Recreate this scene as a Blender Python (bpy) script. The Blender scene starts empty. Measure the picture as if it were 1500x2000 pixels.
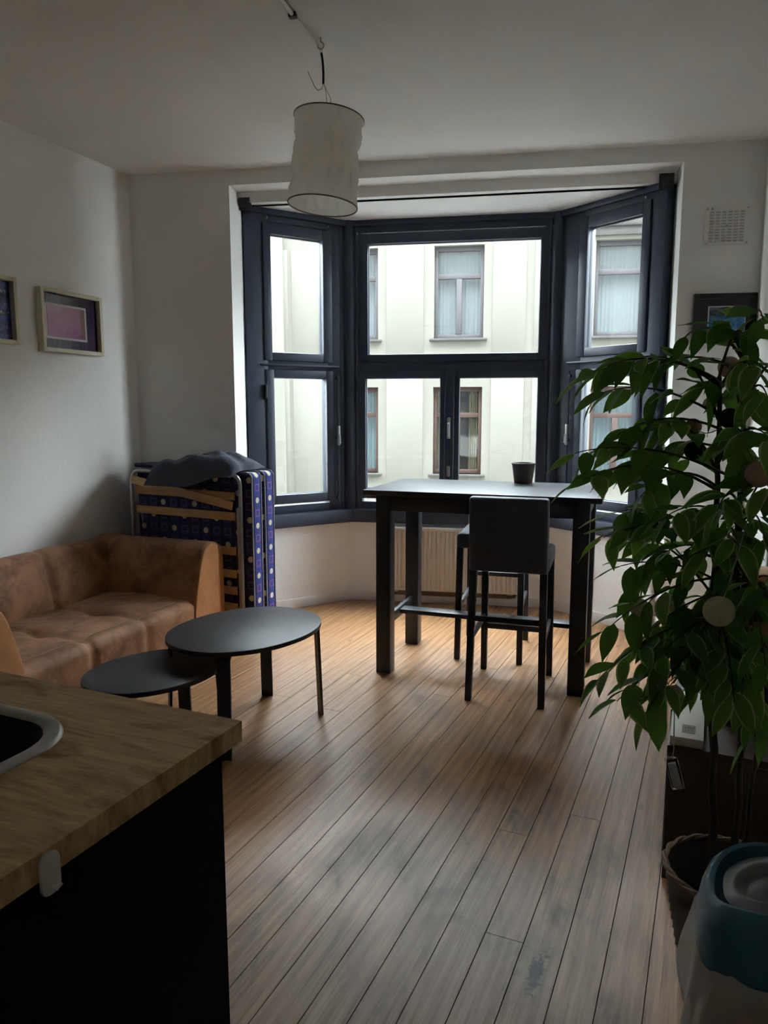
import bpy, bmesh, math, random
from mathutils import Vector, Matrix, noise
random.seed(7)
SC = bpy.context.scene
C = SC.collection
PI = math.pi
R = math.radians

# ------------------------------------------------------------------ camera
F_PX, CAM_H, YAW, HOR = 1440.0, 1.52, R(9.6), 800.0
cam_d = bpy.data.cameras.new('camera'); cam = bpy.data.objects.new('camera', cam_d); C.objects.link(cam)
cam_d.sensor_fit = 'VERTICAL'; cam_d.sensor_height = 36.0; cam_d.lens = F_PX / 2000.0 * 36.0
cam_d.clip_start = 0.02; cam_d.clip_end = 200
pit = math.atan((1000 - HOR) / F_PX)
fw = Vector((-math.sin(YAW) * math.cos(pit), math.cos(YAW) * math.cos(pit), -math.sin(pit)))
rt = Vector((math.cos(YAW), math.sin(YAW), 0)); up = rt.cross(fw)
cam.matrix_world = Matrix(((rt.x, up.x, -fw.x, 0), (rt.y, up.y, -fw.y, 0), (rt.z, up.z, -fw.z, CAM_H), (0, 0, 0, 1)))
SC.camera = cam

# ------------------------------------------------------------------ sky and exposure
w = bpy.data.worlds.new('overcast'); SC.world = w; w.use_nodes = True
bg = w.node_tree.nodes['Background']; bg.inputs[0].default_value = (0.85, 0.935, 1.0, 1); bg.inputs[1].default_value = 4.2
SC.view_settings.view_transform = 'Standard'; SC.view_settings.look = 'None'
SC.view_settings.gamma = 1.0; SC.view_settings.use_curve_mapping = False
SC.view_settings.exposure = 3.08
cy = SC.cycles
cy.max_bounces = 9; cy.diffuse_bounces = 7; cy.glossy_bounces = 4; cy.transmission_bounces = 6; cy.transparent_max_bounces = 12
cy.caustics_reflective = False; cy.caustics_refractive = False; cy.use_denoising = True; cy.use_adaptive_sampling = True; cy.adaptive_threshold = 0.07
cy.sample_clamp_indirect = 20.0

# ------------------------------------------------------------------ materials
MATS = {}
def newmat(name):
    m = bpy.data.materials.new(name); m.use_nodes = True
    nt = m.node_tree; b = nt.nodes['Principled BSDF']
    MATS[name] = m
    return m, nt, b
def nd(nt, typ, **kw):
    n = nt.nodes.new(typ)
    for k, v in kw.items(): setattr(n, k, v)
    return n
def mth(nt, op, a, b=None, c=None):
    n = nt.nodes.new('ShaderNodeMath'); n.operation = op
    for i, v in enumerate((a, b, c)):
        if v is None: continue
        if isinstance(v, (int, float)): n.inputs[i].default_value = v
        else: nt.links.new(v, n.inputs[i])
    return n.outputs[0]
def mixc(nt, fac, a, b, mode='MIX'):
    n = nt.nodes.new('ShaderNodeMix'); n.data_type = 'RGBA'; n.blend_type = mode
    for s, v in ((n.inputs[0], fac), (n.inputs[6], a), (n.inputs[7], b)):
        if isinstance(v, (int, float)): s.default_value = v
        elif isinstance(v, tuple): s.default_value = v if len(v) == 4 else (*v, 1)
        else: nt.links.new(v, s)
    return n.outputs[2]
def ramp(nt, fac, stops):
    n = nt.nodes.new('ShaderNodeValToRGB'); e = n.color_ramp.elements
    while len(e) < len(stops): e.new(0.5)
    for i, (p, c) in enumerate(stops):
        e[i].position = p; e[i].color = (c, c, c, 1) if isinstance(c, (int, float)) else (*c, 1)
    nt.links.new(fac, n.inputs[0]); return n.outputs[0]
def noise_n(nt, vec, scale, detail=4, rough=0.55, dist=0.0):
    n = nt.nodes.new('ShaderNodeTexNoise'); n.inputs['Scale'].default_value = scale
    n.inputs['Detail'].default_value = detail; n.inputs['Roughness'].default_value = rough; n.inputs['Distortion'].default_value = dist
    if vec is not None: nt.links.new(vec, n.inputs['Vector'])
    return n.outputs['Fac']
def mapping(nt, vec, scale=(1, 1, 1), loc=(0, 0, 0), rot=(0, 0, 0)):
    n = nt.nodes.new('ShaderNodeMapping'); n.inputs['Scale'].default_value = scale; n.inputs['Location'].default_value = loc
    n.inputs['Rotation'].default_value = rot
    nt.links.new(vec, n.inputs['Vector']); return n.outputs[0]
def objco(nt): return nt.nodes.new('ShaderNodeTexCoord').outputs['Object']
def worldpos(nt): return nt.nodes.new('ShaderNodeNewGeometry').outputs['Position']
def bump(nt, b, h, strength, dist=0.01):
    n = nt.nodes.new('ShaderNodeBump'); n.inputs['Strength'].default_value = strength; n.inputs['Distance'].default_value = dist
    nt.links.new(h, n.inputs['Height']); nt.links.new(n.outputs[0], b.inputs['Normal'])
def pbr(name, col, rough=0.5, metal=0.0, var=0.12, scale=9.0, bmp=0.0, bscale=60.0, spec=0.5, stretch=(1, 1, 1)):
    m, nt, b = newmat(name)
    co = mapping(nt, objco(nt), stretch)
    f = noise_n(nt, co, scale, 5)
    lo = tuple(max(0, c * (1 - var)) for c in col); hi = tuple(min(1, c * (1 + var)) for c in col)
    nt.links.new(mixc(nt, f, lo, hi), b.inputs['Base Color'])
    b.inputs['Roughness'].default_value = rough; b.inputs['Metallic'].default_value = metal
    b.inputs['Specular IOR Level'].default_value = spec
    if bmp: bump(nt, b, noise_n(nt, co, bscale, 3), bmp, 0.004)
    return m

M_wall = pbr('white_wall_paint', (0.84, 0.84, 0.82), 0.75, var=0.035, scale=2.0, bmp=0.25, bscale=45, spec=0.25)
M_ceil = pbr('ceiling_paint', (0.85, 0.855, 0.835), 0.8, var=0.05, scale=1.6, bmp=0.15, bscale=30, spec=0.2)
M_trimw = pbr('white_trim_paint', (0.78, 0.765, 0.73), 0.55, var=0.04, scale=6)
M_frame = pbr('navy_black_gloss_paint', (0.034, 0.047, 0.074), 0.46, var=0.25, scale=5, bmp=0.12, bscale=25)
M_black = pbr('black_stained_wood', (0.026, 0.031, 0.042), 0.42, var=0.3, scale=6, bmp=0.08, bscale=70, stretch=(8, 1, 1))
M_leatherblk = pbr('black_leatherette', (0.048, 0.064, 0.096), 0.42, var=0.2, scale=10, bmp=0.15, bscale=160)
M_ctop = pbr('black_brown_veneer', (0.016, 0.016, 0.019), 0.42, var=0.35, scale=9, bmp=0.15, bscale=40, stretch=(1, 14, 1))
M_steel = pbr('galvanised_steel', (0.42, 0.42, 0.42), 0.35, 0.9, var=0.15)
M_chrome = pbr('brushed_steel', (0.42, 0.42, 0.41), 0.36, 1.0, var=0.08)
M_metalw = pbr('worn_white_metal', (0.6, 0.58, 0.54), 0.45, 0.2)
M_blackpl = pbr('black_plastic', (0.008, 0.008, 0.010), 0.45, var=0.2)
M_screen = pbr('dark_screen_glass', (0.008, 0.010, 0.014), 0.12, var=0.1)
M_blackcab = pbr('black_cabinet_laminate', (0.004, 0.004, 0.005), 0.75, var=0.2, spec=0.1)
M_rad = pbr('radiator_enamel', (0.62, 0.59, 0.53), 0.4, var=0.04)
M_rust = pbr('rusty_pipe', (0.16, 0.10, 0.06), 0.7, var=0.4, scale=30)
M_whitepl = pbr('white_plastic', (0.80, 0.79, 0.76), 0.4, var=0.05)
M_creamwood = pbr('cream_painted_wood', (0.68, 0.645, 0.50), 0.5, var=0.08)
M_slat = pbr('pale_birch_slat', (0.52, 0.31, 0.13), 0.5, var=0.2, scale=6, stretch=(1, 12, 12))
M_blanket = pbr('slate_fleece', (0.050, 0.057, 0.078), 0.95, var=0.3, scale=25, bmp=0.6, bscale=140)
M_brownbench = pbr('dark_walnut_laminate', (0.055, 0.034, 0.024), 0.5, var=0.3, scale=5, stretch=(10, 10, 0.8))
M_oak = pbr('light_oak', (0.42, 0.25, 0.13), 0.5, var=0.2, scale=5, stretch=(1, 10, 10))
M_terra = pbr('red_brown_clay', (0.11, 0.045, 0.025), 0.7, var=0.2)
M_cardw = pbr('white_box_card', (0.55, 0.53, 0.48), 0.6, var=0.05)
M_olive = pbr('olive_label', (0.14, 0.13, 0.07), 0.6, var=0.1)
M_olive2 = pbr('olive_label_print', (0.07, 0.065, 0.035), 0.6, var=0.1)
M_brass = pbr('olive_brass_wire', (0.20, 0.17, 0.08), 0.5, 0.3)
M_bark = pbr('ficus_bark', (0.050, 0.038, 0.026), 0.8, var=0.4, scale=20, bmp=0.5, bscale=60)
M_twig = pbr('ficus_twig', (0.09, 0.07, 0.045), 0.8, var=0.3, scale=20)
M_soil = pbr('dark_moss', (0.012, 0.011, 0.008), 0.95, var=0.5, scale=60)
M_lidblue = pbr('petrol_blue_plastic', (0.070, 0.205, 0.295), 0.32, var=0.06)
M_flap = pbr('grey_flap_plastic', (0.26, 0.275, 0.31), 0.28, var=0.08)
M_street = pbr('street_asphalt', (0.24, 0.235, 0.225), 0.9, var=0.2)
M_xcream = pbr('cream_render', (0.208, 0.202, 0.172), 0.9, var=0.05, scale=3, bmp=0.15, bscale=14)
M_xcream2 = pbr('pale_render', (0.206, 0.200, 0.171), 0.9, var=0.05, scale=3, bmp=0.15, bscale=14)
M_xgrey = pbr('weathered_window_wood', (0.105, 0.102, 0.108), 0.7, var=0.2, scale=20)
M_xbrown = pbr('brown_window_wood', (0.075, 0.044, 0.035), 0.7, var=0.2, scale=20)
M_xstone = pbr('window_ledge_stone', (0.085, 0.083, 0.078), 0.9, var=0.2)
M_curtw = pbr('white_net_curtain', (0.24, 0.272, 0.295), 0.9, var=0.10, scale=10, stretch=(8, 1, 0.3))
M_curtb = pbr('light_blue_curtain', (0.16, 0.225, 0.25), 0.9, var=0.10, scale=10, stretch=(8, 1, 0.3))
M_curtc = pbr('cream_curtain', (0.22, 0.20, 0.135), 0.9, var=0.2, scale=10, stretch=(8, 1, 0.3))
M_xdark = pbr('dark_room_behind', (0.06, 0.055, 0.05), 0.9)
M_cotton1 = pbr('cream_cotton_thread', (0.62, 0.59, 0.43), 0.9, var=0.25, scale=60, bmp=0.6, bscale=220)
M_cotton2 = pbr('dusty_pink_cotton_thread', (0.46, 0.33, 0.27), 0.9, var=0.25, scale=60, bmp=0.6, bscale=220)
M_cotton3 = pbr('charcoal_cotton_thread', (0.02, 0.022, 0.03), 0.9, var=0.25, scale=60, bmp=0.6, bscale=220)
M_basketrim = pbr('willow_rim', (0.16, 0.10, 0.05), 0.7, var=0.3, scale=30)
M_photoW = pbr('print_border', (0.62, 0.58, 0.62), 0.5, var=0.04)

def mat_glass(name, tint=(0.97, 0.985, 0.98)):
    m, nt, b = newmat(name); nt.nodes.remove(b); out = nt.nodes['Material Output']
    t = nd(nt, 'ShaderNodeBsdfTransparent'); t.inputs[0].default_value = (*tint, 1)
    g = nd(nt, 'ShaderNodeBsdfGlossy'); g.inputs['Roughness'].default_value = 0.03
    f = nd(nt, 'ShaderNodeLayerWeight'); f.inputs[0].default_value = 0.5
    fr = mth(nt, 'ADD', 0.03, mth(nt, 'MULTIPLY', mth(nt, 'POWER', f.outputs['Facing'], 5.0), 0.9))
    mx = nd(nt, 'ShaderNodeMixShader'); nt.links.new(fr, mx.inputs[0]); nt.links.new(t.outputs[0], mx.inputs[1]); nt.links.new(g.outputs[0], mx.inputs[2])
    nt.links.new(mx.outputs[0], out.inputs[0]); return m
M_glass = mat_glass('window_glass')
M_clearpl = mat_glass('clear_plastic', (0.75, 0.76, 0.78))

def mat_translucent(name, col, trans, fac, rough=0.7, bscale=40, bs=0.3, transp=0.0):
    m, nt, b = newmat(name); out = nt.nodes['Material Output']
    co = objco(nt); f = noise_n(nt, co, bscale * 0.3, 4)
    c = mixc(nt, f, tuple(x * 0.88 for x in col), tuple(min(1, x * 1.1) for x in col))
    nt.links.new(c, b.inputs['Base Color']); b.inputs['Roughness'].default_value = rough; b.inputs['Specular IOR Level'].default_value = 0.3
    bump(nt, b, noise_n(nt, co, bscale, 4), bs, 0.004)
    t = nd(nt, 'ShaderNodeBsdfTranslucent'); t.inputs[0].default_value = (*trans, 1)
    mx = nd(nt, 'ShaderNodeMixShader'); mx.inputs[0].default_value = fac
    nt.links.new(b.outputs[0], mx.inputs[1]); nt.links.new(t.outputs[0], mx.inputs[2])
    last = mx
    if transp:
        tr = nd(nt, 'ShaderNodeBsdfTransparent'); m2 = nd(nt, 'ShaderNodeMixShader'); m2.inputs[0].default_value = transp
        nt.links.new(mx.outputs[0], m2.inputs[1]); nt.links.new(tr.outputs[0], m2.inputs[2]); last = m2
    nt.links.new(last.outputs[0], out.inputs[0]); return m
M_paper = mat_translucent('rice_paper', (0.94, 0.93, 0.89), (0.98, 0.97, 0.93), 0.55, 0.8, 30, 0.5)
M_bag = mat_translucent('thin_white_bag', (0.85, 0.85, 0.83), (0.9, 0.9, 0.88), 0.4, 0.35, 35, 0.6, 0.12)

def mat_floor():
    m, nt, b = newmat('worn_pine_boards')
    oi = nd(nt, 'ShaderNodeObjectInfo'); rnd = oi.outputs['Random']
    co = objco(nt); pos = worldpos(nt)
    add = nd(nt, 'ShaderNodeVectorMath', operation='ADD')
    cmb = nd(nt, 'ShaderNodeCombineXYZ'); nt.links.new(mth(nt, 'MULTIPLY', rnd, 37.0), cmb.inputs[0]); nt.links.new(mth(nt, 'MULTIPLY', rnd, 91.0), cmb.inputs[1])
    nt.links.new(co, add.inputs[0]); nt.links.new(cmb.outputs[0], add.inputs[1]); v = add.outputs[0]
    fine = noise_n(nt, mapping(nt, v, (55, 1.6, 10)), 2.2, 6, 0.62, 0.4)
    wv = nd(nt, 'ShaderNodeTexWave'); wv.bands_direction = 'X'; wv.inputs['Scale'].default_value = 7.0; wv.inputs['Distortion'].default_value = 9.0
    wv.inputs['Detail'].default_value = 2.0; wv.inputs['Detail Scale'].default_value = 0.7
    nt.links.new(mapping(nt, v, (1.0, 0.16, 1)), wv.inputs['Vector'])
    grain = mth(nt, 'ADD', mth(nt, 'MULTIPLY', fine, 0.86), mth(nt, 'MULTIPLY', wv.outputs['Fac'], 0.14))
    grain = ramp(nt, grain, [(0.30, 0.0), (0.68, 1.0)])
    # worn traffic area in the middle of the room, varnish left near the bay and the edges
    sp = nd(nt, 'ShaderNodeSeparateXYZ'); nt.links.new(pos, sp.inputs[0]); x, y = sp.outputs[0], sp.outputs[1]
    big = noise_n(nt, pos, 1.7, 5, 0.62, 0.3)
    mid = noise_n(nt, mapping(nt, pos, (3.5, 1.6, 1), rot=(0, 0, R(14.5))), 2.0, 6, 0.65, 0.6)
    dx = mth(nt, 'MULTIPLY', mth(nt, 'SUBTRACT', x, mth(nt, 'ADD', mth(nt, 'MULTIPLY', y, 0.06), -0.22)), 1.05)
    dy = mth(nt, 'MULTIPLY', mth(nt, 'SUBTRACT', y, 1.6), 0.55)
    d = mth(nt, 'SQRT', mth(nt, 'ADD', mth(nt, 'MULTIPLY', dx, dx), mth(nt, 'MULTIPLY', dy, dy)))
    worn = mth(nt, 'ADD', mth(nt, 'SUBTRACT', 1.05, d), mth(nt, 'MULTIPLY', mth(nt, 'SUBTRACT', mth(nt, 'ADD', mth(nt, 'MULTIPLY', big, 0.6), mth(nt, 'MULTIPLY', mid, 0.4)), 0.5), 3.0))
    worn = ramp(nt, worn, [(0.22, 0.0), (0.75, 1.0)])
    varn = mixc(nt, grain, (0.24, 0.105, 0.042), (0.52, 0.29, 0.135))
    bare = mixc(nt, grain, (0.165, 0.112, 0.076), (0.385, 0.288, 0.210))
    base = mixc(nt, worn, varn, bare)
    base = mixc(nt, mth(nt, 'MULTIPLY', rnd, 0.35), base, mixc(nt, 0.5, base, (0.30, 0.16, 0.09)), 'MIX')
    # dirt patches
    dirt = ramp(nt, mid, [(0.53, 0.0), (0.68, 1.0)])
    base = mixc(nt, mth(nt, 'MULTIPLY', dirt, mth(nt, 'MULTIPLY', worn, 0.75)), base, (0.088, 0.070, 0.056))
    # knots
    vo = nd(nt, 'ShaderNodeTexVoronoi'); vo.inputs['Scale'].default_value = 1.0
    nt.links.new(mapping(nt, v, (9.0, 3.2, 1)), vo.inputs['Vector'])
    kn = ramp(nt, vo.outputs['Distance'], [(0.05, 1.0), (0.11, 0.0)])
    base = mixc(nt, mth(nt, 'MULTIPLY', kn, 0.6), base, (0.07, 0.032, 0.016))
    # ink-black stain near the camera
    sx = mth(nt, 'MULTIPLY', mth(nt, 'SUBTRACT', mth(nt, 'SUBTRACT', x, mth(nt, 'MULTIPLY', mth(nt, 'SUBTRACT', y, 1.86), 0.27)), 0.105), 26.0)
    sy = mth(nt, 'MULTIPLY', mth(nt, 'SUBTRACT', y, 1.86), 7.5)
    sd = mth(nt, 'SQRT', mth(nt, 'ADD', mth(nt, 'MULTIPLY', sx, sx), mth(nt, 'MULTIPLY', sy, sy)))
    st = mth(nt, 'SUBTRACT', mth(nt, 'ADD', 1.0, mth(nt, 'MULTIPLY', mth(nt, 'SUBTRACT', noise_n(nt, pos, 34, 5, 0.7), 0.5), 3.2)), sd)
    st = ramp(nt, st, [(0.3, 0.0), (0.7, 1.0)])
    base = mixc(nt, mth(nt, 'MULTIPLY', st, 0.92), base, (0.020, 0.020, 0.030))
    nt.links.new(base, b.inputs['Base Color'])
    nt.links.new(ramp(nt, mth(nt, 'ADD', mth(nt, 'MULTIPLY', worn, 0.5), mth(nt, 'MULTIPLY', mid, 0.35)), [(0.1, 0.34), (0.9, 0.58)]), b.inputs['Roughness'])
    bump(nt, b, grain, 0.18, 0.003)
    return m
M_floor = mat_floor()

def mat_counter():
    m, nt, b = newmat('oak_worktop')
    co = objco(nt)
    g = noise_n(nt, mapping(nt, co, (2.2, 26, 10), rot=(0, 0, 0)), 2.4, 6, 0.62, 0.5)
    big = noise_n(nt, mapping(nt, co, (1.5, 3.5, 1)), 3.0, 5, 0.65, 0.8)
    g = ramp(nt, g, [(0.30, 0.0), (0.68, 1.0)])
    c = mixc(nt, g, (0.46, 0.30, 0.135), (0.80, 0.59, 0.32))
    c = mixc(nt, ramp(nt, big, [(0.50, 0.0), (0.68, 1.0)]), c, (0.27, 0.135, 0.052))
    vo = nd(nt, 'ShaderNodeTexVoronoi'); vo.inputs['Scale'].default_value = 2.4; nt.links.new(mapping(nt, co, (1.0, 2.6, 1)), vo.inputs['Vector'])
    kn = ramp(nt, mth(nt, 'ADD', vo.outputs['Distance'], mth(nt, 'MULTIPLY', g, 0.3)), [(0.16, 1.0), (0.34, 0.0)])
    c = mixc(nt, mth(nt, 'MULTIPLY', kn, 0.55), c, (0.075, 0.032, 0.012))
    nt.links.new(c, b.inputs['Base Color']); b.inputs['Roughness'].default_value = 0.5
    bump(nt, b, g, 0.12, 0.003); return m
M_counter = mat_counter()

def mat_suede(name, dark, light):
    m, nt, b = newmat(name)
    co = objco(nt)
    f = noise_n(nt, co, 5.5, 6, 0.6, 0.6); g = noise_n(nt, co, 40, 4)
    k = ramp(nt, mth(nt, 'ADD', mth(nt, 'MULTIPLY', f, 0.8), mth(nt, 'MULTIPLY', g, 0.2)), [(0.40, 0.0), (0.60, 1.0)])
    nt.links.new(mixc(nt, k, dark, light), b.inputs['Base Color'])
    b.inputs['Roughness'].default_value = 0.68; b.inputs['Specular IOR Level'].default_value = 0.35
    b.inputs['Sheen Weight'].default_value = 0.08; b.inputs['Sheen Roughness'].default_value = 0.5
    bump(nt, b, mth(nt, 'ADD', g, mth(nt, 'MULTIPLY', f, 1.5)), 0.25, 0.004); return m
M_suede = mat_suede('brown_nubuck', (0.175, 0.075, 0.034), (0.34, 0.165, 0.080))
M_suedeS = mat_suede('lit_worn_nubuck', (0.42, 0.185, 0.068), (0.54, 0.25, 0.10))  # lighter copy of the nubuck: window light and wear put into the colour
M_stitch = pbr('tan_thread', (0.34, 0.22, 0.14), 0.8)

def mat_mattress(name, ax, cell, side):
    m, nt, b = newmat(name)
    sp = nd(nt, 'ShaderNodeSeparateXYZ'); nt.links.new(objco(nt), sp.inputs[0])
    u = mth(nt, 'ADD', mth(nt, 'DIVIDE', sp.outputs[ax], cell), 20.5 if side else 20.0); v = mth(nt, 'DIVIDE', mth(nt, 'ADD', sp.outputs[2], 5.0), cell)
    fu = mth(nt, 'SUBTRACT', mth(nt, 'FRACT', u), 0.5); fv = mth(nt, 'SUBTRACT', mth(nt, 'FRACT', v), 0.5)
    d = mth(nt, 'SQRT', mth(nt, 'ADD', mth(nt, 'MULTIPLY', fu, fu), mth(nt, 'MULTIPLY', fv, fv)))
    iu = mth(nt, 'FLOOR', u); iv = mth(nt, 'FLOOR', v)
    nper = 2.0 if side else 3.0
    k = mth(nt, 'FRACT', mth(nt, 'DIVIDE', mth(nt, 'ADD', (iu if not side else 0.0), mth(nt, 'MULTIPLY', iv, 1.0 if side else 2.0)), nper))
    isdot = mth(nt, 'LESS_THAN', k, 0.2)
    dot = mth(nt, 'MULTIPLY', isdot, mth(nt, 'LESS_THAN', d, 0.23))
    mx = mth(nt, 'MAXIMUM', mth(nt, 'ABSOLUTE', fu), mth(nt, 'ABSOLUTE', fv))
    sq = mth(nt, 'MULTIPLY', mth(nt, 'SUBTRACT', 1.0, isdot), mth(nt, 'MULTIPLY', mth(nt, 'LESS_THAN', mx, 0.30), mth(nt, 'GREATER_THAN', mx, 0.19)))
    strip = mth(nt, 'LESS_THAN', mth(nt, 'ABSOLUTE', fu), 0.42)
    c = mixc(nt, strip, (0.018, 0.018, 0.05), (0.030, 0.045, 0.20) if side else (0.032, 0.032, 0.105))
    c = mixc(nt, mth(nt, 'MULTIPLY', sq, 0.75), c, (0.22, 0.09, 0.22) if side else (0.14, 0.105, 0.17))
    c = mixc(nt, dot, c, (0.62, 0.56, 0.38))
    nt.links.new(c, b.inputs['Base Color']); b.inputs['Roughness'].default_value = 0.75; b.inputs['Specular IOR Level'].default_value = 0.25
    return m
M_matt = mat_mattress('mattress_print_front', 0, 0.085, False)
M_matts = mat_mattress('mattress_print_side', 1, 0.082, True)
M_piping = pbr('pale_blue_piping', (0.30, 0.32, 0.42), 0.7)

def mat_leaf():
    m, nt, b = newmat('ficus_leaf'); out = nt.nodes['Material Output']
    uv = nt.nodes.new('ShaderNodeTexCoord').outputs['UV']; sp = nd(nt, 'ShaderNodeSeparateXYZ'); nt.links.new(uv, sp.inputs[0])
    rnd = nd(nt, 'ShaderNodeObjectInfo').outputs['Random']
    a = mth(nt, 'ABSOLUTE', mth(nt, 'MULTIPLY', mth(nt, 'SUBTRACT', sp.outputs[0], 0.5), 2.0))
    n = noise_n(nt, mapping(nt, uv, (3, 9, 1)), 2.0, 3)
    edge = ramp(nt, mth(nt, 'ADD', a, mth(nt, 'MULTIPLY', n, 0.18)), [(0.82, 0.0), (0.94, 1.0)])
    rib = ramp(nt, a, [(0.02, 1.0), (0.07, 0.0)])
    g1 = mixc(nt, rnd, (0.070, 0.165, 0.055), (0.150, 0.32, 0.085))
    g1 = mixc(nt, mth(nt, 'MULTIPLY', n, 0.5), g1, (0.022, 0.075, 0.020))
    c = mixc(nt, mth(nt, 'MULTIPLY', edge, mth(nt, 'GREATER_THAN', rnd, 0.3)), g1, (0.72, 0.74, 0.48))
    c = mixc(nt, mth(nt, 'MULTIPLY', rib, 0.35), c, (0.10, 0.17, 0.06))
    nt.links.new(c, b.inputs['Base Color']); b.inputs['Roughness'].default_value = 0.42; b.inputs['Specular IOR Level'].default_value = 0.45
    t = nd(nt, 'ShaderNodeBsdfTranslucent'); nt.links.new(mixc(nt, rnd, (0.16, 0.42, 0.04), (0.32, 0.66, 0.09)), t.inputs[0])
    mx = nd(nt, 'ShaderNodeMixShader'); mx.inputs[0].default_value = 0.40
    nt.links.new(b.outputs[0], mx.inputs[1]); nt.links.new(t.outputs[0], mx.inputs[2]); nt.links.new(mx.outputs[0], out.inputs[0]); return m
M_leaf = mat_leaf()

def mat_art(name, kind):
    m, nt, b = newmat(name)
    co = objco(nt); sp = nd(nt, 'ShaderNodeSeparateXYZ'); nt.links.new(co, sp.inputs[0]); x, z = sp.outputs[0], sp.outputs[2]
    n = noise_n(nt, mapping(nt, co, (6, 6, 10)), 2.0, 6, 0.65, 0.6); n2 = noise_n(nt, co, 34, 4, 0.7)
    if kind == 'pink':
        f = mth(nt, 'ADD', mth(nt, 'MULTIPLY', z, 3.0), mth(nt, 'ADD', n, mth(nt, 'MULTIPLY', x, 0.8)))
        c = mixc(nt, ramp(nt, f, [(0.3, 0.0), (0.8, 1.0)]), (0.36, 0.10, 0.30), (0.46, 0.24, 0.34))
        c = mixc(nt, ramp(nt, n2, [(0.62, 0.0), (0.72, 0.6)]), c, (0.55, 0.32, 0.42))
        c = mixc(nt, mth(nt, 'MULTIPLY', mth(nt, 'GREATER_THAN', x, 0.115), 0.7), c, (0.16, 0.10, 0.06))
    elif kind == 'mat':
        s = noise_n(nt, mapping(nt, co, (14, 1, 0.4)), 2.0, 2)
        c = mixc(nt, ramp(nt, s, [(0.42, 0.0), (0.6, 1.0)]), (0.018, 0.014, 0.028), (0.075, 0.028, 0.095))
    elif kind == 'blue':
        f = mth(nt, 'ADD', mth(nt, 'MULTIPLY', z, 7.0), mth(nt, 'MULTIPLY', mth(nt, 'SUBTRACT', n, 0.5), 0.7))
        hi = mixc(nt, ramp(nt, n, [(0.4, 0.0), (0.62, 1.0)]), (0.02, 0.03, 0.06), (0.16, 0.22, 0.28))
        lo = mixc(nt, ramp(nt, n2, [(0.4, 0.0), (0.7, 1.0)]), (0.02, 0.12, 0.36), (0.10, 0.36, 0.55))
        c = mixc(nt, ramp(nt, f, [(0.02, 0.0), (0.12, 1.0)]), lo, hi)
    else:
        c = mixc(nt, ramp(nt, n, [(0.38, 0.0), (0.62, 1.0)]), (0.012, 0.012, 0.05), (0.055, 0.07, 0.34))
        c = mixc(nt, ramp(nt, n2, [(0.58, 0.0), (0.68, 1.0)]), c, (0.45, 0.42, 0.62))
    nt.links.new(c, b.inputs['Base Color']); b.inputs['Roughness'].default_value = 0.22
    return m
M_pink, M_pmat, M_blue, M_night = (mat_art('print_' + k, k) for k in ('pink', 'mat', 'blue', 'night'))

def mat_weave(name, c1, c2, sx, sz):
    m, nt, b = newmat(name)
    uv = nt.nodes.new('ShaderNodeTexCoord').outputs['UV']; sp = nd(nt, 'ShaderNodeSeparateXYZ'); nt.links.new(uv, sp.inputs[0])
    n = noise_n(nt, objco(nt), 60, 3)
    nt.links.new(mixc(nt, n, c1, c2), b.inputs['Base Color']); b.inputs['Roughness'].default_value = 0.6
    return m
M_wick = mat_weave('dark_wicker', (0.030, 0.026, 0.025), (0.095, 0.080, 0.070), 40, 20)
M_cupw = mat_weave('brown_wicker', (0.06, 0.048, 0.042), (0.18, 0.145, 0.125), 40, 20)

# ------------------------------------------------------------------ mesh helpers
def merge(bm, tmp, mtx=None):
    if mtx is not None: bmesh.ops.transform(tmp, matrix=mtx, verts=tmp.verts)
    me = bpy.data.meshes.new('t'); tmp.to_mesh(me); tmp.free(); bm.from_mesh(me); bpy.data.meshes.remove(me)
def box(bm, x0, x1, y0, y1, z0, z1, bev=0.0, seg=2, mtx=None):
    t = bmesh.new(); bmesh.ops.create_cube(t, size=1.0)
    for v in t.verts:
        v.co = Vector(((x0 + x1) / 2 + v.co.x * (x1 - x0), (y0 + y1) / 2 + v.co.y * (y1 - y0), (z0 + z1) / 2 + v.co.z * (z1 - z0)))
    if bev: bmesh.ops.bevel(t, geom=t.edges[:], offset=bev, segments=seg, affect='EDGES', profile=0.5)
    merge(bm, t, mtx)
def prism(bm, poly, z0, z1, bev=0.0, mtx=None, seg=2):
    """poly in (x,y) extruded z0..z1"""
    t = bmesh.new(); lo = [t.verts.new((p[0], p[1], z0)) for p in poly]; hi = [t.verts.new((p[0], p[1], z1)) for p in poly]
    n = len(poly); t.faces.new(lo[::-1]); t.faces.new(hi)
    for i in range(n): t.faces.new((lo[i], lo[(i + 1) % n], hi[(i + 1) % n], hi[i]))
    bmesh.ops.recalc_face_normals(t, faces=t.faces[:])
    if bev:
        es = [e for e in t.edges if abs(e.verts[0].co.z - e.verts[1].co.z) < 1e-6]
        bmesh.ops.bevel(t, geom=es, offset=bev, segments=seg, affect='EDGES', profile=0.5)
    merge(bm, t, mtx)
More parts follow.
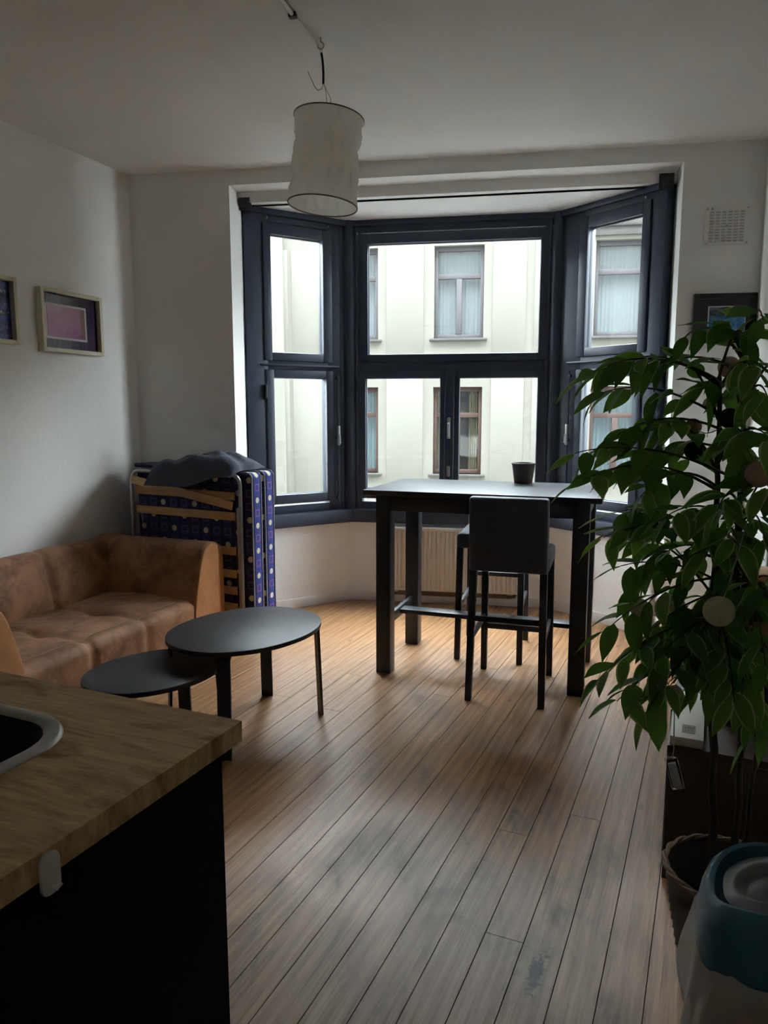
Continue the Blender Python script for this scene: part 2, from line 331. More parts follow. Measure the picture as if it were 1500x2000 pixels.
def bar(bm, p0, p1, wx, wy, taper=1.0, upv=(0, 0, 1), bev=0.0):
    """square bar from p0 to p1"""
    p0, p1 = Vector(p0), Vector(p1); d = (p1 - p0); L = d.length; d.normalize()
    a = Vector(upv)
    if abs(d.dot(a)) > 0.95: a = Vector((0, 1, 0))
    xx = a.cross(d).normalized(); yy = d.cross(xx)
    t = bmesh.new(); bmesh.ops.create_cube(t, size=1.0)
    for v in t.verts:
        k = taper if v.co.z > 0 else 1.0
        v.co = Vector((v.co.x * wx * k, v.co.y * wy * k, (v.co.z + 0.5) * L))
    if bev: bmesh.ops.bevel(t, geom=t.edges[:], offset=bev, segments=2, affect='EDGES', profile=0.5)
    m = Matrix(((xx.x, yy.x, d.x, p0.x), (xx.y, yy.y, d.y, p0.y), (xx.z, yy.z, d.z, p0.z), (0, 0, 0, 1)))
    merge(bm, t, m)
def tube(bm, pts, r, n=8, closed=False, cap=True):
    pts = [Vector(p) for p in pts]; N = len(pts); rings = []; prev = None
    for i, p in enumerate(pts):
        a = pts[(i - 1) % N] if (closed or i > 0) else p; c = pts[(i + 1) % N] if (closed or i < N - 1) else p
        d = (c - a).normalized()
        if prev is None:
            s = Vector((0, 0, 1)) if abs(d.z) < 0.9 else Vector((1, 0, 0)); u = d.cross(s).normalized()
        else:
            u = (prev - d * prev.dot(d)); u = u.normalized() if u.length > 1e-6 else d.orthogonal().normalized()
        prev = u; v = d.cross(u); rr = r[i] if isinstance(r, (list, tuple)) else r
        rings.append([bm.verts.new(p + (u * math.cos(2 * PI * k / n) + v * math.sin(2 * PI * k / n)) * rr) for k in range(n)])
    for i in range(N if closed else N - 1):
        A, B = rings[i], rings[(i + 1) % N]
        for k in range(n): bm.faces.new((A[k], A[(k + 1) % n], B[(k + 1) % n], B[k]))
    if cap and not closed:
        bm.faces.new(rings[0][::-1]); bm.faces.new(rings[-1])
def lathe(bm, prof, n=32, ctr=(0, 0), sx=1.0, sy=1.0):
    """prof: list of (r,z); open ends"""
    rings = []
    for r, z in prof:
        rings.append([bm.verts.new((ctr[0] + r * sx * math.cos(2 * PI * k / n), ctr[1] + r * sy * math.sin(2 * PI * k / n), z)) for k in range(n)])
    for A, B in zip(rings, rings[1:]):
        for k in range(n): bm.faces.new((A[k], A[(k + 1) % n], B[(k + 1) % n], B[k]))
    return rings
def grid(bm, nu, nv, fn, uvs=False):
    vs = [[bm.verts.new(fn(i / (nu - 1), j / (nv - 1))) for j in range(nv)] for i in range(nu)]
    for i in range(nu - 1):
        for j in range(nv - 1): bm.faces.new((vs[i][j], vs[i + 1][j], vs[i + 1][j + 1], vs[i][j + 1]))
    return vs
def bez(p0, p1, p2, n):
    p0, p1, p2 = Vector(p0), Vector(p1), Vector(p2)
    return [p0 * (1 - t) ** 2 + p1 * 2 * t * (1 - t) + p2 * t * t for t in [i / (n - 1) for i in range(n)]]
def rrect(w, h, r, n=5, cx=0, cy=0):
    out = []
    for sx, sy, a0 in ((1, 1, 0), (-1, 1, 90), (-1, -1, 180), (1, -1, 270)):
        for k in range(n + 1):
            a = R(a0 + 90 * k / n); out.append((cx + sx * (w / 2 - r) + r * math.cos(a), cy + sy * (h / 2 - r) + r * math.sin(a)))
    return out
def superell(a, b, e, n=48):
    out = []
    for k in range(n):
        t = 2 * PI * k / n; c, s = math.cos(t), math.sin(t)
        out.append((a * math.copysign(abs(c) ** (2 / e), c), b * math.copysign(abs(s) ** (2 / e), s)))
    return out

def obj(name, bm, mat, parent=None, world=False, flat=False, ang=35):
    me = bpy.data.meshes.new(name)
    if world and parent is not None: bmesh.ops.transform(bm, matrix=INV[parent.name], verts=bm.verts)
    bm.normal_update(); bm.to_mesh(me); bm.free()
    mats = mat if isinstance(mat, (list, tuple)) else [mat]
    for m in mats: me.materials.append(m)
    if not flat and len(me.polygons):
        me.polygons.foreach_set('use_smooth', [True] * len(me.polygons)); me.set_sharp_from_angle(angle=R(ang))
    o = bpy.data.objects.new(name, me); C.objects.link(o)
    if parent is not None: o.parent = parent
    return o
INV = {}
def thing(name, label, cat, loc=(0, 0, 0), rotz=0.0, group=None, kind=None):
    o = bpy.data.objects.new(name, None); C.objects.link(o)
    o.empty_display_size = 0.1
    o.location = loc; o.rotation_euler = (0, 0, rotz)
    INV[o.name] = (Matrix.Translation(loc) @ Matrix.Rotation(rotz, 4, 'Z')).inverted()
    if label: o['label'] = label
    if cat: o['category'] = cat
    if group: o['group'] = group
    if kind: o['kind'] = kind
    return o
def tag(o, label, cat, group=None):
    o['label'] = label; o['category'] = cat
    if group: o['group'] = group
    return o
def struct(o, label=None):
    o['kind'] = 'structure'
    if label: o['label'] = label
    return o
def B(): return bmesh.new()

# ------------------------------------------------------------------ room shell
CEIL = 3.10; FY = 4.92; TANW = math.tan(R(11.5))
def xl(y): return -2.60 - TANW * (FY - y)
def xr(y): return 1.47 - TANW * (FY - y)
YB = -0.55  # unseen rear wall, moved close to the camera to add bounce light
OL, OR_ = -1.88, 1.00                       # bay opening
BAY = [(-1.87, 5.12), (-1.235, 5.69), (0.325, 5.69), (0.945, 5.07)]
ROOM = [(xl(YB), YB), (xr(YB), YB), (xr(FY), FY), (OR_, FY), BAY[3], BAY[2], BAY[1], BAY[0], (OL, FY), (xl(FY), FY)]

def wallseg(name, p0, p1, z0, z1, th, mat=None, label=None):
    """inner face p0->p1, thickness to the right-hand side of p0->p1"""
    p0, p1 = Vector(p0), Vector(p1); d = (p1 - p0).normalized(); n = Vector((d.y, -d.x))
    bm = B(); q = [p0, p1, p1 + n * th, p0 + n * th]
    prism(bm, [(v.x, v.y) for v in q], z0, z1)
    return struct(obj(name, bm, mat or M_wall, flat=True), label)
wallseg('wall_left', (xl(FY + .25), FY + .25), (xl(YB - .2), YB - .2), 0, CEIL, 0.2, label='white painted wall along the sofa')
wallseg('wall_right', (xr(YB - .2), YB - .2), (xr(FY + .25), FY + .25), 0, CEIL, 0.2, label='white painted wall behind the low bench')
wallseg('wall_rear', (xl(YB), YB), (xr(YB), YB), 0, CEIL, 0.2, label='unseen white wall behind the viewer, set close for bounce light')
bm = B()
box(bm, xl(FY) - .05, OL, FY, 5.20, 0, CEIL); box(bm, OR_, xr(FY) + .05, FY, 5.20, 0, CEIL)
box(bm, OL, OR_, FY, 5.09, 3.0, CEIL); box(bm, OL, OR_, 5.09, 5.20, 2.93, CEIL)
struct(obj('wall_front', bm, M_wall, flat=True), 'white front wall with wide bay opening and stepped lintel')
bm = B(); prism(bm, [(xl(YB - .2) - .3, YB - .2), (xr(YB - .2) + .3, YB - .2), (xr(5.2) + .3, 5.2), (xl(5.2) - .3, 5.2)], CEIL, CEIL + .15)
struct(obj('ceiling', bm, M_ceil, flat=True), 'plain white plastered ceiling')
bm = B(); prism(bm, [(OL - .1, 5.15), (OR_ + .1, 5.15), (OR_ + .1, 5.25), (0.42, 5.88), (-1.33, 5.88), (OL - .1, 5.30)], 2.93, 3.05)
struct(obj('ceiling_bay', bm, M_ceil, flat=True), 'white soffit over the bay window')
# walls under the sill (inner faces along BAY)
wallseg('wall_bay_left', BAY[1], BAY[0], 0, 0.66, 0.18, label='low white wall under the left bay window')
wallseg('wall_bay_center', BAY[2], BAY[1], 0, 0.66, 0.18, label='low white wall behind the radiator')
wallseg('wall_bay_right', BAY[3], BAY[2], 0, 0.66, 0.18, label='low white wall under the right bay window')

def offs(poly, d):
    """offset an open polyline to its left by d"""
    out = []; n = len(poly)
    for i in range(n):
        p = Vector(poly[i]); ns = []
        if i > 0: a = (p - Vector(poly[i - 1])).normalized(); ns.append(Vector((-a.y, a.x)))
        if i < n - 1: a = (Vector(poly[i + 1]) - p).normalized(); ns.append(Vector((-a.y, a.x)))
        m = sum(ns, Vector((0, 0))); m = m / m.length
        out.append(p + m * (d / max(0.3, m.dot(ns[0]))))
    return out
def strip(bm, poly, d0, d1, z0, z1, bev=0.0):
    a, b = offs(poly, d0), offs(poly, d1)
    prism(bm, [(v.x, v.y) for v in a] + [(v.x, v.y) for v in reversed(b)], z0, z1, bev)
bm = B(); strip(bm, BAY, -0.055, 0.14, 0.640, 0.742, 0.008)
struct(obj('trim_1', bm, M_frame), 'dark painted window sill running round the bay')
# baseboards
for nm, a, b_ in (('baseboard_bay_left', BAY[0], BAY[1]), ('baseboard_bay_center', BAY[1], BAY[2]), ('baseboard_bay_right', BAY[2], BAY[3])):
    bm = B(); strip(bm, [a, b_], -0.014, 0.0, 0.0, 0.075, 0.003); struct(obj(nm, bm, M_trimw), 'white painted skirting board in the bay')
bm = B(); strip(bm, [(xl(YB + .01), YB + .01), (xl(FY - .01), FY - .01)], -0.014, 0.0, 0, 0.09, 0.003); struct(obj('baseboard_left', bm, M_trimw), 'white skirting board behind the sofa')
bm = B(); strip(bm, [(xr(FY - .01), FY - .01), (xr(YB + .01), YB + .01)], -0.014, 0.0, 0, 0.09, 0.003); struct(obj('baseboard_right', bm, M_trimw), 'white skirting board behind the bench')

# ------------------------------------------------------------------ floor: sub-floor and single planks
HR = R(-14.5); bdir = Vector((math.sin(R(14.5)), math.cos(R(14.5)))); ndir = Vector((bdir.y, -bdir.x))
bm = B(); prism(bm, [(xl(YB) - .1, YB - .1), (xr(YB) + .1, YB - .1), (xr(FY) + .1, FY + .1), (OR_ + .05, 5.15), (0.38, 5.80), (-1.3, 5.80), (OL - .05, 5.2), (xl(FY) - .1, FY + .1)], -0.10, -0.022)
floor = struct(obj('floor', bm, pbr('dark_subfloor', (0.012, 0.009, 0.007), 0.9), flat=True), 'worn pine floorboards running diagonally to the bay')
PW = 0.1122
def plank(o0, t0, t1):
    bm = B(); wv = (PW - 0.0016) / 2; L = t1 - t0
    pr = [(-wv, -0.02), (wv, -0.02), (wv, -0.0010), (wv - 0.0010, 0), (-wv + 0.0010, 0), (-wv, -0.0010)]
    a = [bm.verts.new((x, -L / 2, z)) for x, z in pr]; c = [bm.verts.new((x, L / 2, z)) for x, z in pr]
    bm.faces.new(a); bm.faces.new(c[::-1])
    for i in range(6): bm.faces.new((a[i], c[i], c[(i + 1) % 6], a[(i + 1) % 6]))
    bmesh.ops.recalc_face_normals(bm, faces=bm.faces[:])
    p = obj('plank', bm, M_floor, floor, flat=True); ctr = ndir * o0 + bdir * ((t0 + t1) / 2)
    p.location = (ctr.x, ctr.y, 0); p.rotation_euler = (0, 0, HR)
nr = random.Random(3)
k = -40
while k < 30:
    o0 = -0.534 + (k + 0.5) * PW; ts = []
    for i in range(len(ROOM)):
        a, b_ = Vector(ROOM[i]), Vector(ROOM[(i + 1) % len(ROOM)]); da, db = a.dot(ndir) - o0, b_.dot(ndir) - o0
        if da * db < 0: q = a + (b_ - a) * (da / (da - db)); ts.append(q.dot(bdir))
    k += 1
    if len(ts) < 2: continue
    t0, t1 = min(ts) - 0.05, max(ts) + 0.06
    cuts = [t0]
    if t1 - t0 > 3.2 and nr.random() < 0.6: cuts.append(t0 + (t1 - t0) * nr.uniform(0.25, 0.8))
    cuts.append(t1)
    for a, b_ in zip(cuts, cuts[1:]): plank(o0, a + 0.001, b_ - 0.001)

# ------------------------------------------------------------------ bay windows
def bar_box(bm, s0, s1, z0, z1, t0, t1, bev=0.004): box(bm, s0, s1, t0, t1, z0, z1, bev)
def ring(bm, s0, s1, z0, z1, ws, t0, t1, bev=0.004):
    """rectangular frame: ws = left,right,bottom,top widths"""
    l, r, b_, t = ws
    bar_box(bm, s0, s0 + l, z0, z1, t0, t1, bev); bar_box(bm, s1 - r, s1, z0, z1, t0, t1, bev)
    bar_box(bm, s0 + l, s1 - r, z0, z0 + b_, t0, t1, bev); bar_box(bm, s0 + l, s1 - r, z1 - t, z1, t0, t1, bev)
WZ0, WZ1 = 0.742, 2.93
def window(idx, p0, p1, label, lights, mids, posts):
    """local: x along p0->p1, +y outward, z up.  lights: glazed openings (s0,s1,z0,z1)"""
    p0, p1 = Vector(p0), Vector(p1); d = p1 - p0; L = d.length
    t = thing('window_%d' % idx, label, None, (p0.x, p0.y, 0), math.atan2(d.y, d.x), kind='structure')
    bm = B()
    for a, b_ in posts: bar_box(bm, a, b_, WZ0, WZ1, 0.0, 0.09)
    bar_box(bm, 0, L, WZ1 - 0.085, WZ1, 0.001, 0.09); bar_box(bm, 0, L, WZ0, WZ0 + 0.055, 0.001, 0.09)
    for (a, b_, z0, z1) in mids: bar_box(bm, a, b_, z0, z1, 0.002, 0.088)
    obj('frame', bm, M_frame, t)
    bm = B(); bar_box(bm, -0.01, L + 0.01, WZ1 - 0.042, WZ1, -0.028, 0.0, 0.008); obj('head_moulding', bm, M_frame, t)
    for (s0, s1, z0, z1, w4) in lights:
        bm = B(); l, r, bt, tp = w4
        ring(bm, s0 - l, s1 + r, z0 - bt, z1 + tp, (l, r, bt, tp), -0.014, 0.05, 0.006)
        q = 0.012; ring(bm, s0 - q, s1 + q, z0 - q, z1 + q, (q, q, q, q), 0.012, 0.07, 0.003)
        sa = obj('sash', bm, M_frame, t)
        bm = B(); box(bm, s0 - 0.004, s1 + 0.004, 0.048, 0.054, z0 - 0.004, z1 + 0.004)
        obj('pane', bm, M_glass, sa, flat=True)
    return t, L
def casement_bolt(parent, s, z0, z1, zh):
    bm = B(); tube(bm, [(s, -0.026, z0), (s, -0.026, z1)], 0.006, 8)
    for z in (z0 + .04, (z0 + z1) / 2, z1 - .04): box(bm, s - .012, s + .012, -0.034, -0.012, z - .012, z + .012, .003)
    o = obj('bolt_rod', bm, M_frame, parent)
    bm = B(); box(bm, s - .010, s + .010, -0.046, -0.030, zh - .075, zh + .075, .005); tube(bm, [(s, -.03, zh), (s, -.055, zh), (s, -.06, zh - .06)], .006, 8)
    obj('handle', bm, M_chrome, o)
WL0, WL1 = (-1.865, 5.135), (-1.237, 5.70)
w1, L1 = window(1, WL0, WL1, 'left slanted bay window, dark navy frame, two stacked panes',
    [(0.198, 0.616, 1.935, 2.760, (0.06, 0.075, 0.06, 0.08)), (0.206, 0.637, 0.885, 1.750, (0.06, 0.06, 0.07, 0.06))],
    [(0.06, 0.8, 1.795, 1.885)], [(0, 0.165), (0.66, 0.845)])
bm = B(); bar_box(bm, 0.10, 0.745, 1.836, 1.850, -0.028, 0.0, 0.005); obj('drip_ledge', bm, M_frame, w1)
casement_bolt(w1, 0.725, 0.80, 1.80, 1.32)
bm = B(); box(bm, 0.128, 0.146, -0.03, 0.0, 1.60, 1.70, .004); obj('hinge', bm, M_blackpl, w1)
WC0, WC1 = (-1.240, 5.70), (0.325, 5.70)
w2, L2 = window(2, WC0, WC1, 'wide central bay window with one large pane above two casements',
    [(0.152, 1.437, 1.940, 2.758, (0.065, 0.065, 0.055, 0.075)), (0.132, 0.711, 0.905, 1.757, (0.06, 0.055, 0.08, 0.055)), (0.859, 1.440, 0.905, 1.757, (0.055, 0.06, 0.08, 0.055))],
    [(0.05, 1.52, 1.80, 1.885), (0.755, 0.815, 0.75, 1.84)], [(0, 0.10), (1.47, 1.565)])
bm = B(); box(bm, 0.750, 0.820, -0.040, -0.012, 0.80, 1.82, .006); obj('meeting_stile', bm, M_frame, w2)
bm = B(); box(bm, 0.690, 0.880, -0.036, -0.010, 1.826, 1.850, .006); box(bm, 0.770, 0.80, -0.048, -0.02, 1.74, 1.85, .006); obj('latch_plate', bm, M_frame, w2)
bm = B(); box(bm, 0.772, 0.796, -0.052, -0.038, 1.30, 1.46, .005); tube(bm, [(0.784, -.045, 1.42), (0.784, -.075, 1.41), (0.784, -.078, 1.32)], .008, 8); obj('handle', bm, M_chrome, w2)
bm = B(); box(bm, 0.772, 0.796, -0.052, -0.038, 1.01, 1.09, .005); tube(bm, [(0.784, -.045, 1.05), (0.784, -.07, 1.05)], .008, 8); obj('keyhole_plate', bm, M_chrome, w2)
for s, zz in ((0.075, 2.83), (1.52, 2.83)):
    bm = B(); tube(bm, [(s, 0.0, zz), (s, -0.022, zz), (s, -0.024, zz + .012)], .004, 6); obj('curtain_hook', bm, M_chrome, w2)
for s, zs in ((0.088, (1.62, 0.98)), (1.482, (1.62, 0.98))):
    for zz in zs:
        bm = B(); tube(bm, [(s, -.018, zz - .04), (s, -.018, zz + .04)], .008, 8); obj('hinge', bm, M_frame, w2)
WR0, WR1 = (0.322, 5.70), (0.94, 5.072)
w3, L3 = window(3, WR0, WR1, 'right slanted bay window, dark navy frame, half behind the ficus',
    [(0.275, 0.715, 1.953, 2.770, (0.075, 0.06, 0.06, 0.08)), (0.268, 0.700, 0.885, 1.745, (0.06, 0.06, 0.07, 0.06))],
    [(0.06, 0.84, 1.80, 1.895)], [(0, 0.235), (0.74, 0.881)])
bm = B(); bar_box(bm, 0.13, 0.78, 1.848, 1.862, -0.028, 0.0, 0.005); obj('drip_ledge', bm, M_frame, w3)
casement_bolt(w3, 0.165, 0.80, 1.80, 1.34)
for wn, s in ((w1, 0.17), (w1, 0.66), (w3, 0.74)):
    bm = B(); tube(bm, [(s, 0.0, 2.86), (s, -0.02, 2.86), (s, -0.022, 2.873)], .0045, 6); obj('curtain_hook', bm, M_chrome, wn)
# corner posts with bead mouldings
for i, (px, py, a0) in enumerate(((-1.238, 5.705, -1), (0.3235, 5.705, 1))):
    bm = B(); tube(bm, [(px, py, WZ0), (px, py, WZ1)], 0.050, 16)
    for da in (-0.062, 0.062): tube(bm, [(px + da, py - (0.005 if da * a0 < 0 else 0.045), WZ0), (px + da, py - (0.005 if da * a0 < 0 else 0.045), WZ1)], 0.016, 10)
    struct(obj('trim_%d' % (i + 2), bm, M_frame), 'dark round corner post %s of the central window' % ('left' if i == 0 else 'right'))
# black roller-blind brackets at the two ends of the bay head
for nm, x, y, z, lb in (('blind_bracket', -1.835, 5.095, 2.935, 'black roller blind bracket at the left end of the bay head'), ('blind_bracket', 0.925, 5.03, 2.925, 'black roller blind bracket at the right end of the bay head')):
    t = thing(nm, lb, 'bracket', (x, y, z))
    bm = B(); tube(bm, [(-.035, 0, 0), (.035, 0, 0)], .032, 16); obj('roller_end', bm, M_blackpl, t)
    bm = B(); box(bm, -.045, .045, .0, .012, -.05, .045, .004); obj('plate', bm, M_blackpl, t)
    bm = B(); tube(bm, [(.034, 0, .004), (.041, 0, .004)], .009, 10); obj('screw', bm, M_steel, t)

# ------------------------------------------------------------------ the building across the street
bld = thing('opposite_building', 'cream rendered apartment building across the street', 'building', (0, 15, -5.0))
def bobj(name, bm, mat, par=None): return obj(name, bm, mat, par or bld, world=False)
ZO = 5.0   # local z = world z + 5
cols = [(-8.9, -7.9), (-6.75, -5.75), (-3.64, -2.66), (-1.535, -0.555), (1.545, 2.52), (3.66, 4.64), (6.6, 7.6)]
rows = [(-2.6, -0.85), (0.22, 1.97), (2.92, 4.70)]
xs = sorted({-40.0, 40.0, *[c for p in cols for c in p]}); zs = sorted({-5.0, 7.3, *[c for p in rows for c in p]})
bm = B()
for i in range(len(xs) - 1):
    for j in range(len(zs) - 1):
        if (xs[i], xs[i + 1]) in cols and (zs[j], zs[j + 1]) in rows: continue
        box(bm, xs[i], xs[i + 1], 0, 0.35, zs[j] + ZO, zs[j + 1] + ZO)
obj('wall', bm, M_xcream, bld, flat=True)
bm = B(); box(bm, -40, 40, 0.5, 6.0, 0, 7.3 + ZO); bobj('rear_block', bm, M_xdark)
bm = B(); box(bm, -40, 40, -0.30, 0.4, 7.3 + ZO, 7.55 + ZO, .03); box(bm, -40, 40, -0.16, 0.4, 7.1 + ZO, 7.3 + ZO, .02); bobj('cornice', bm, M_xcream2)
for (x0, x1) in ((-5.5, -4.53), (-4.45, -3.82), (-2.486, -1.741), (-0.38, 0.26), (0.42, 1.36), (2.70, 3.48)):
    for z0, z1 in ((-0.4, 2.15), (2.45, 4.73)):
        bm = B(); box(bm, x0, x1, -0.014, 0.0, z0 + ZO, z1 + ZO, 0.005); bobj('render_panel', bm, M_xcream2)
bm = B(); box(bm, -40, -4.62, -0.10, 0.0, ZO - 5, ZO + 7.1, .02); bobj('corner_strip', bm, M_xcream2)
for z in (4.93,):
    bm = B(); box(bm, 1.38, 2.70, -0.10, 0, z + ZO, z + ZO + .13, .02); box(bm, 1.44, 2.64, -0.06, 0, z + ZO - .16, z + ZO, .015); bobj('window_hood', bm, M_xstone)
for ci, (x0, x1) in enumerate(cols):
    for ri, (z0, z1) in enumerate(rows):
        if ci in (0, 6) and ri == 0: pass
        fm = M_xgrey if (ri == 2 and ci != 4) else M_xbrown
        if ri == 2 and ci == 4: fm = M_xgrey
        zt = z0 + (z1 - z0) * 0.68; xm = (x0 + x1) / 2
        bm = B(); y0, y1 = 0.12, 0.20
        ring(bm, x0, x1, z0 + ZO, z1 + ZO, (.07, .07, .09, .09), y0, y1, .008)
        box(bm, x0 + .07, x1 - .07, y0, y1, zt - .05 + ZO, zt + .05 + ZO, .008)
        if not (ri == 2 and ci == 4): box(bm, xm - .055, xm + .055, y0 - .01, y1, z0 + .09 + ZO, zt - .05 + ZO, .008)
        wf = bobj('window', bm, fm)
        bm = B(); box(bm, x0 + .05, x1 - .05, .155, .161, z0 + .06 + ZO, z1 - .06 + ZO); obj('pane', bm, M_glass, wf, flat=True)
        cm = M_curtw if ri == 2 else (M_curtb if ci == 2 else (M_curtc if ci == 3 else M_curtb))
        if ri == 1 and ci == 3:
            for a, b_ in ((x0 + .06, x0 + .20), (xm + .22, x1 - .06)):
                bm = B(); grid(bm, 41, 2, lambda u, v, a=a, b_=b_: (a + (b_ - a) * u, .26 + .02 * math.sin(u * 30), z0 + .08 + v * (z1 - z0 - .14) + ZO)); obj('curtain', bm, cm, wf)
        else:
            bm = B(); grid(bm, 81, 2, lambda u, v: (x0 + .05 + (x1 - x0 - .1) * u, .26 + .006 * math.sin(u * 75), z0 + .06 + v * (z1 - z0 - .12) + ZO)); obj('curtain', bm, cm, wf)
        bm = B(); box(bm, x0 - .08, x1 + .08, -.07, .14, z0 - .05 + ZO, z0 + ZO, .01); obj('ledge', bm, M_xstone, wf)
M_brick = pbr('street_side_brick', (0.20, 0.19, 0.18), 0.9, var=0.2, scale=12)
bm = B()
box(bm, -40, -2.02, 5.21, 5.26, -5.0, 19.0); box(bm, 1.14, 40, 5.21, 5.26, -5.0, 19.0)  # unseen street front, added tall to cut sky light on the opposite building
box(bm, -2.02, 1.14, 5.21, 5.26, 3.06, 19.0); box(bm, -2.02, 1.14, 5.21, 5.26, -5.0, -0.11)
struct(obj('wall_sky_block', bm, M_brick, flat=True), 'unseen brick street front around the bay, added to block sky light')
bm = B(); prism(bm, [(-2.02, 5.25), (1.14, 5.25), (0.45, 5.92), (-1.36, 5.92)], 3.055, 3.25); struct(obj('trim_4', bm, M_frame, flat=True), 'lead covered roof of the bay')
bm = B(); box(bm, -40, 40, 5.26, 15.0, -5.2, -5.0)
struct(obj('ground', bm, M_street, flat=True), 'grey street between the two facades')
# ------------------------------------------------------------------ radiator under the central window
rad = thing('radiator', 'cream ribbed panel radiator under the central window', 'radiator', (-0.39, 5.60, 0.115))
bm = B(); pr = []; W2 = 0.485; n = 29
for i in range(n):
    x = -W2 + i * 2 * W2 / n; st = 2 * W2 / n
    pr += [(x, -0.004), (x + st * 0.30, -0.004), (x + st * 0.42, -0.014), (x + st * 0.88, -0.014)]
prism(bm, pr + [(W2, -0.004), (W2, 0.012), (-W2, 0.012)], 0.02, 0.475); obj('front_panel', bm, M_rad, rad, ang=20)
bm = B(); box(bm, -W2 - .004, W2 + .004, -.016, .055, .475, .50, .004)
for i in range(24): box(bm, -W2 + .02 + i * .04, -W2 + .045 + i * .04, -.004, .045, .499, .502)
obj('top_grille', bm, M_rad, rad)
for s in (-1, 1):
    bm = B(); box(bm, s * W2 - .004, s * W2 + .004, -.014, .055, .005, .48, .002); obj('side_cover', bm, M_rad, rad)
bm = B(); box(bm, -W2, W2, -.008, .01, .0, .02, .003); obj('bottom_rail', bm, M_rad, rad)
bm = B(); tube(bm, [(-.5, .04, -.035), (.42, .04, -.035), (.46, .04, -.03), (.47, .04, .03)], .011, 10); obj('pipe', bm, M_rust, rad)
bm = B(); box(bm, -.45, .40, .02, .06, -.030, -.004, .003); obj('bracket_rail', bm, M_rust, rad)

# ------------------------------------------------------------------ bar table
tb = thing('bar_table', 'tall black rectangular bar table with foot rail in the bay', 'table', (-0.105, 4.300, 0), R(-9.3))
bm = B(); box(bm, -.645, .645, -.375, .375, 1.045, 1.075, .004); obj('table_top', bm, M_black, tb)
for sx in (-1, 1):
    for sy in (-1, 1):
        bm = B(); bar(bm, (sx * .5425, sy * .285, 0), (sx * .5425, sy * .285, 1.045), .086, .086, bev=.004); obj('leg', bm, M_black, tb)
for sy in (-1, 1):
    bm = B(); box(bm, -.5, .5, sy * .305 - .011, sy * .305 + .011, .955, 1.045, .002); obj('apron', bm, M_black, tb)
for sx in (-1, 1):
    bm = B(); box(bm, sx * .5625 - .011, sx * .5625 + .011, -.243, .243, .955, 1.045, .002); obj('apron', bm, M_black, tb)
    bm = B(); box(bm, sx * .5425 - .012, sx * .5425 + .012, -.243, .243, .265, .325, .003); obj('side_stretcher', bm, M_black, tb)
bm = B(); box(bm, -.531, .531, -.045, .045, .285, .312, .004); obj('foot_rail', bm, M_black, tb)

# ------------------------------------------------------------------ bar stools (local +y = the way the sitter faces)
def stool(label, loc, rz, bh):
    t = thing('bar_stool', label, 'bar stool', loc, rz, 'tall black upholstered bar stools')
    bm = B(); box(bm, -.205, .205, -.20, .235, .688, .778, .022, 4); obj('seat', bm, M_leatherblk, t)
    bm = B()
    box(bm, -.200, .200, -.032, .032, 0.0, bh, .016, 4)
    bmesh.ops.transform(bm, matrix=Matrix.Translation((0, -.212, .695)) @ Matrix.Rotation(R(4), 4, 'X'), verts=bm.verts)
    obj('backrest', bm, M_leatherblk, t)
    for s in (-1, 1):
        bm = B(); bar(bm, (s * .189, -.255, 0), (s * .180, -.205, .70), .034, .038, 1.12, bev=.003); obj('leg', bm, M_black, t)
        bm = B(); bar(bm, (s * .189, .245, 0), (s * .184, .205, .70), .034, .034, 1.12, bev=.003); obj('leg', bm, M_black, t)
        bm = B(); bar(bm, (s * .186, -.232, .33), (s * .186, .228, .33), .018, .032, bev=.002); obj('stretcher', bm, M_black, t)
    bm = B(); bar(bm, (-.186, .232, .27), (.186, .232, .27), .018, .032, bev=.002); obj('stretcher', bm, M_black, t)
    bm = B(); bar(bm, (-.184, -.228, .44), (.184, -.228, .44), .016, .028, bev=.002); obj('stretcher', bm, M_black, t)
    return t
stool('black bar stool with its back towards the viewer at the tall table', (0.038, 3.975, 0), R(-7.5), .388)
stool('black bar stool tucked under the far side of the tall table', (-0.075, 4.615, 0), R(174.5), .360)

# wicker cup on the table
cup = thing('wicker_cup', 'small dark woven pot standing on the bar table', 'pot', (0.090, 4.56, 1.075))
def wicker(bm, prof, n, rows, amp):
    """lathe with an over-under weave relief; prof(v)->(r,z)"""
    vs = []
    for j in range(rows + 1):
        r, z = prof(j / rows); ringv = []
        for k in range(n):
            a = 2 * PI * k / n; rr = r + amp * (1 if (k // 2 + j) % 2 == 0 else -1) * (0.3 + 0.7 * (k % 2))
            ringv.append(bm.verts.new((rr * math.cos(a), rr * math.sin(a), z)))
        vs.append(ringv)
    for A, D in zip(vs, vs[1:]):
        for k in range(n): bm.faces.new((A[k], A[(k + 1) % n], D[(k + 1) % n], D[k]))
    return vs
bm = B(); wicker(bm, lambda v: (0.052 + 0.016 * v, 0.002 + v * 0.118), 56, 14, 0.0035); 
lathe(bm, [(0.0, .004), (0.05, .004), (0.062, .118)], 40); obj('body', bm, M_cupw, cup, ang=60)
bm = B(); tube(bm, [(0.068 * math.cos(2 * PI * k / 32), 0.068 * math.sin(2 * PI * k / 32), .120) for k in range(32)], .006, 8, True); obj('rim', bm, M_cupw, cup)

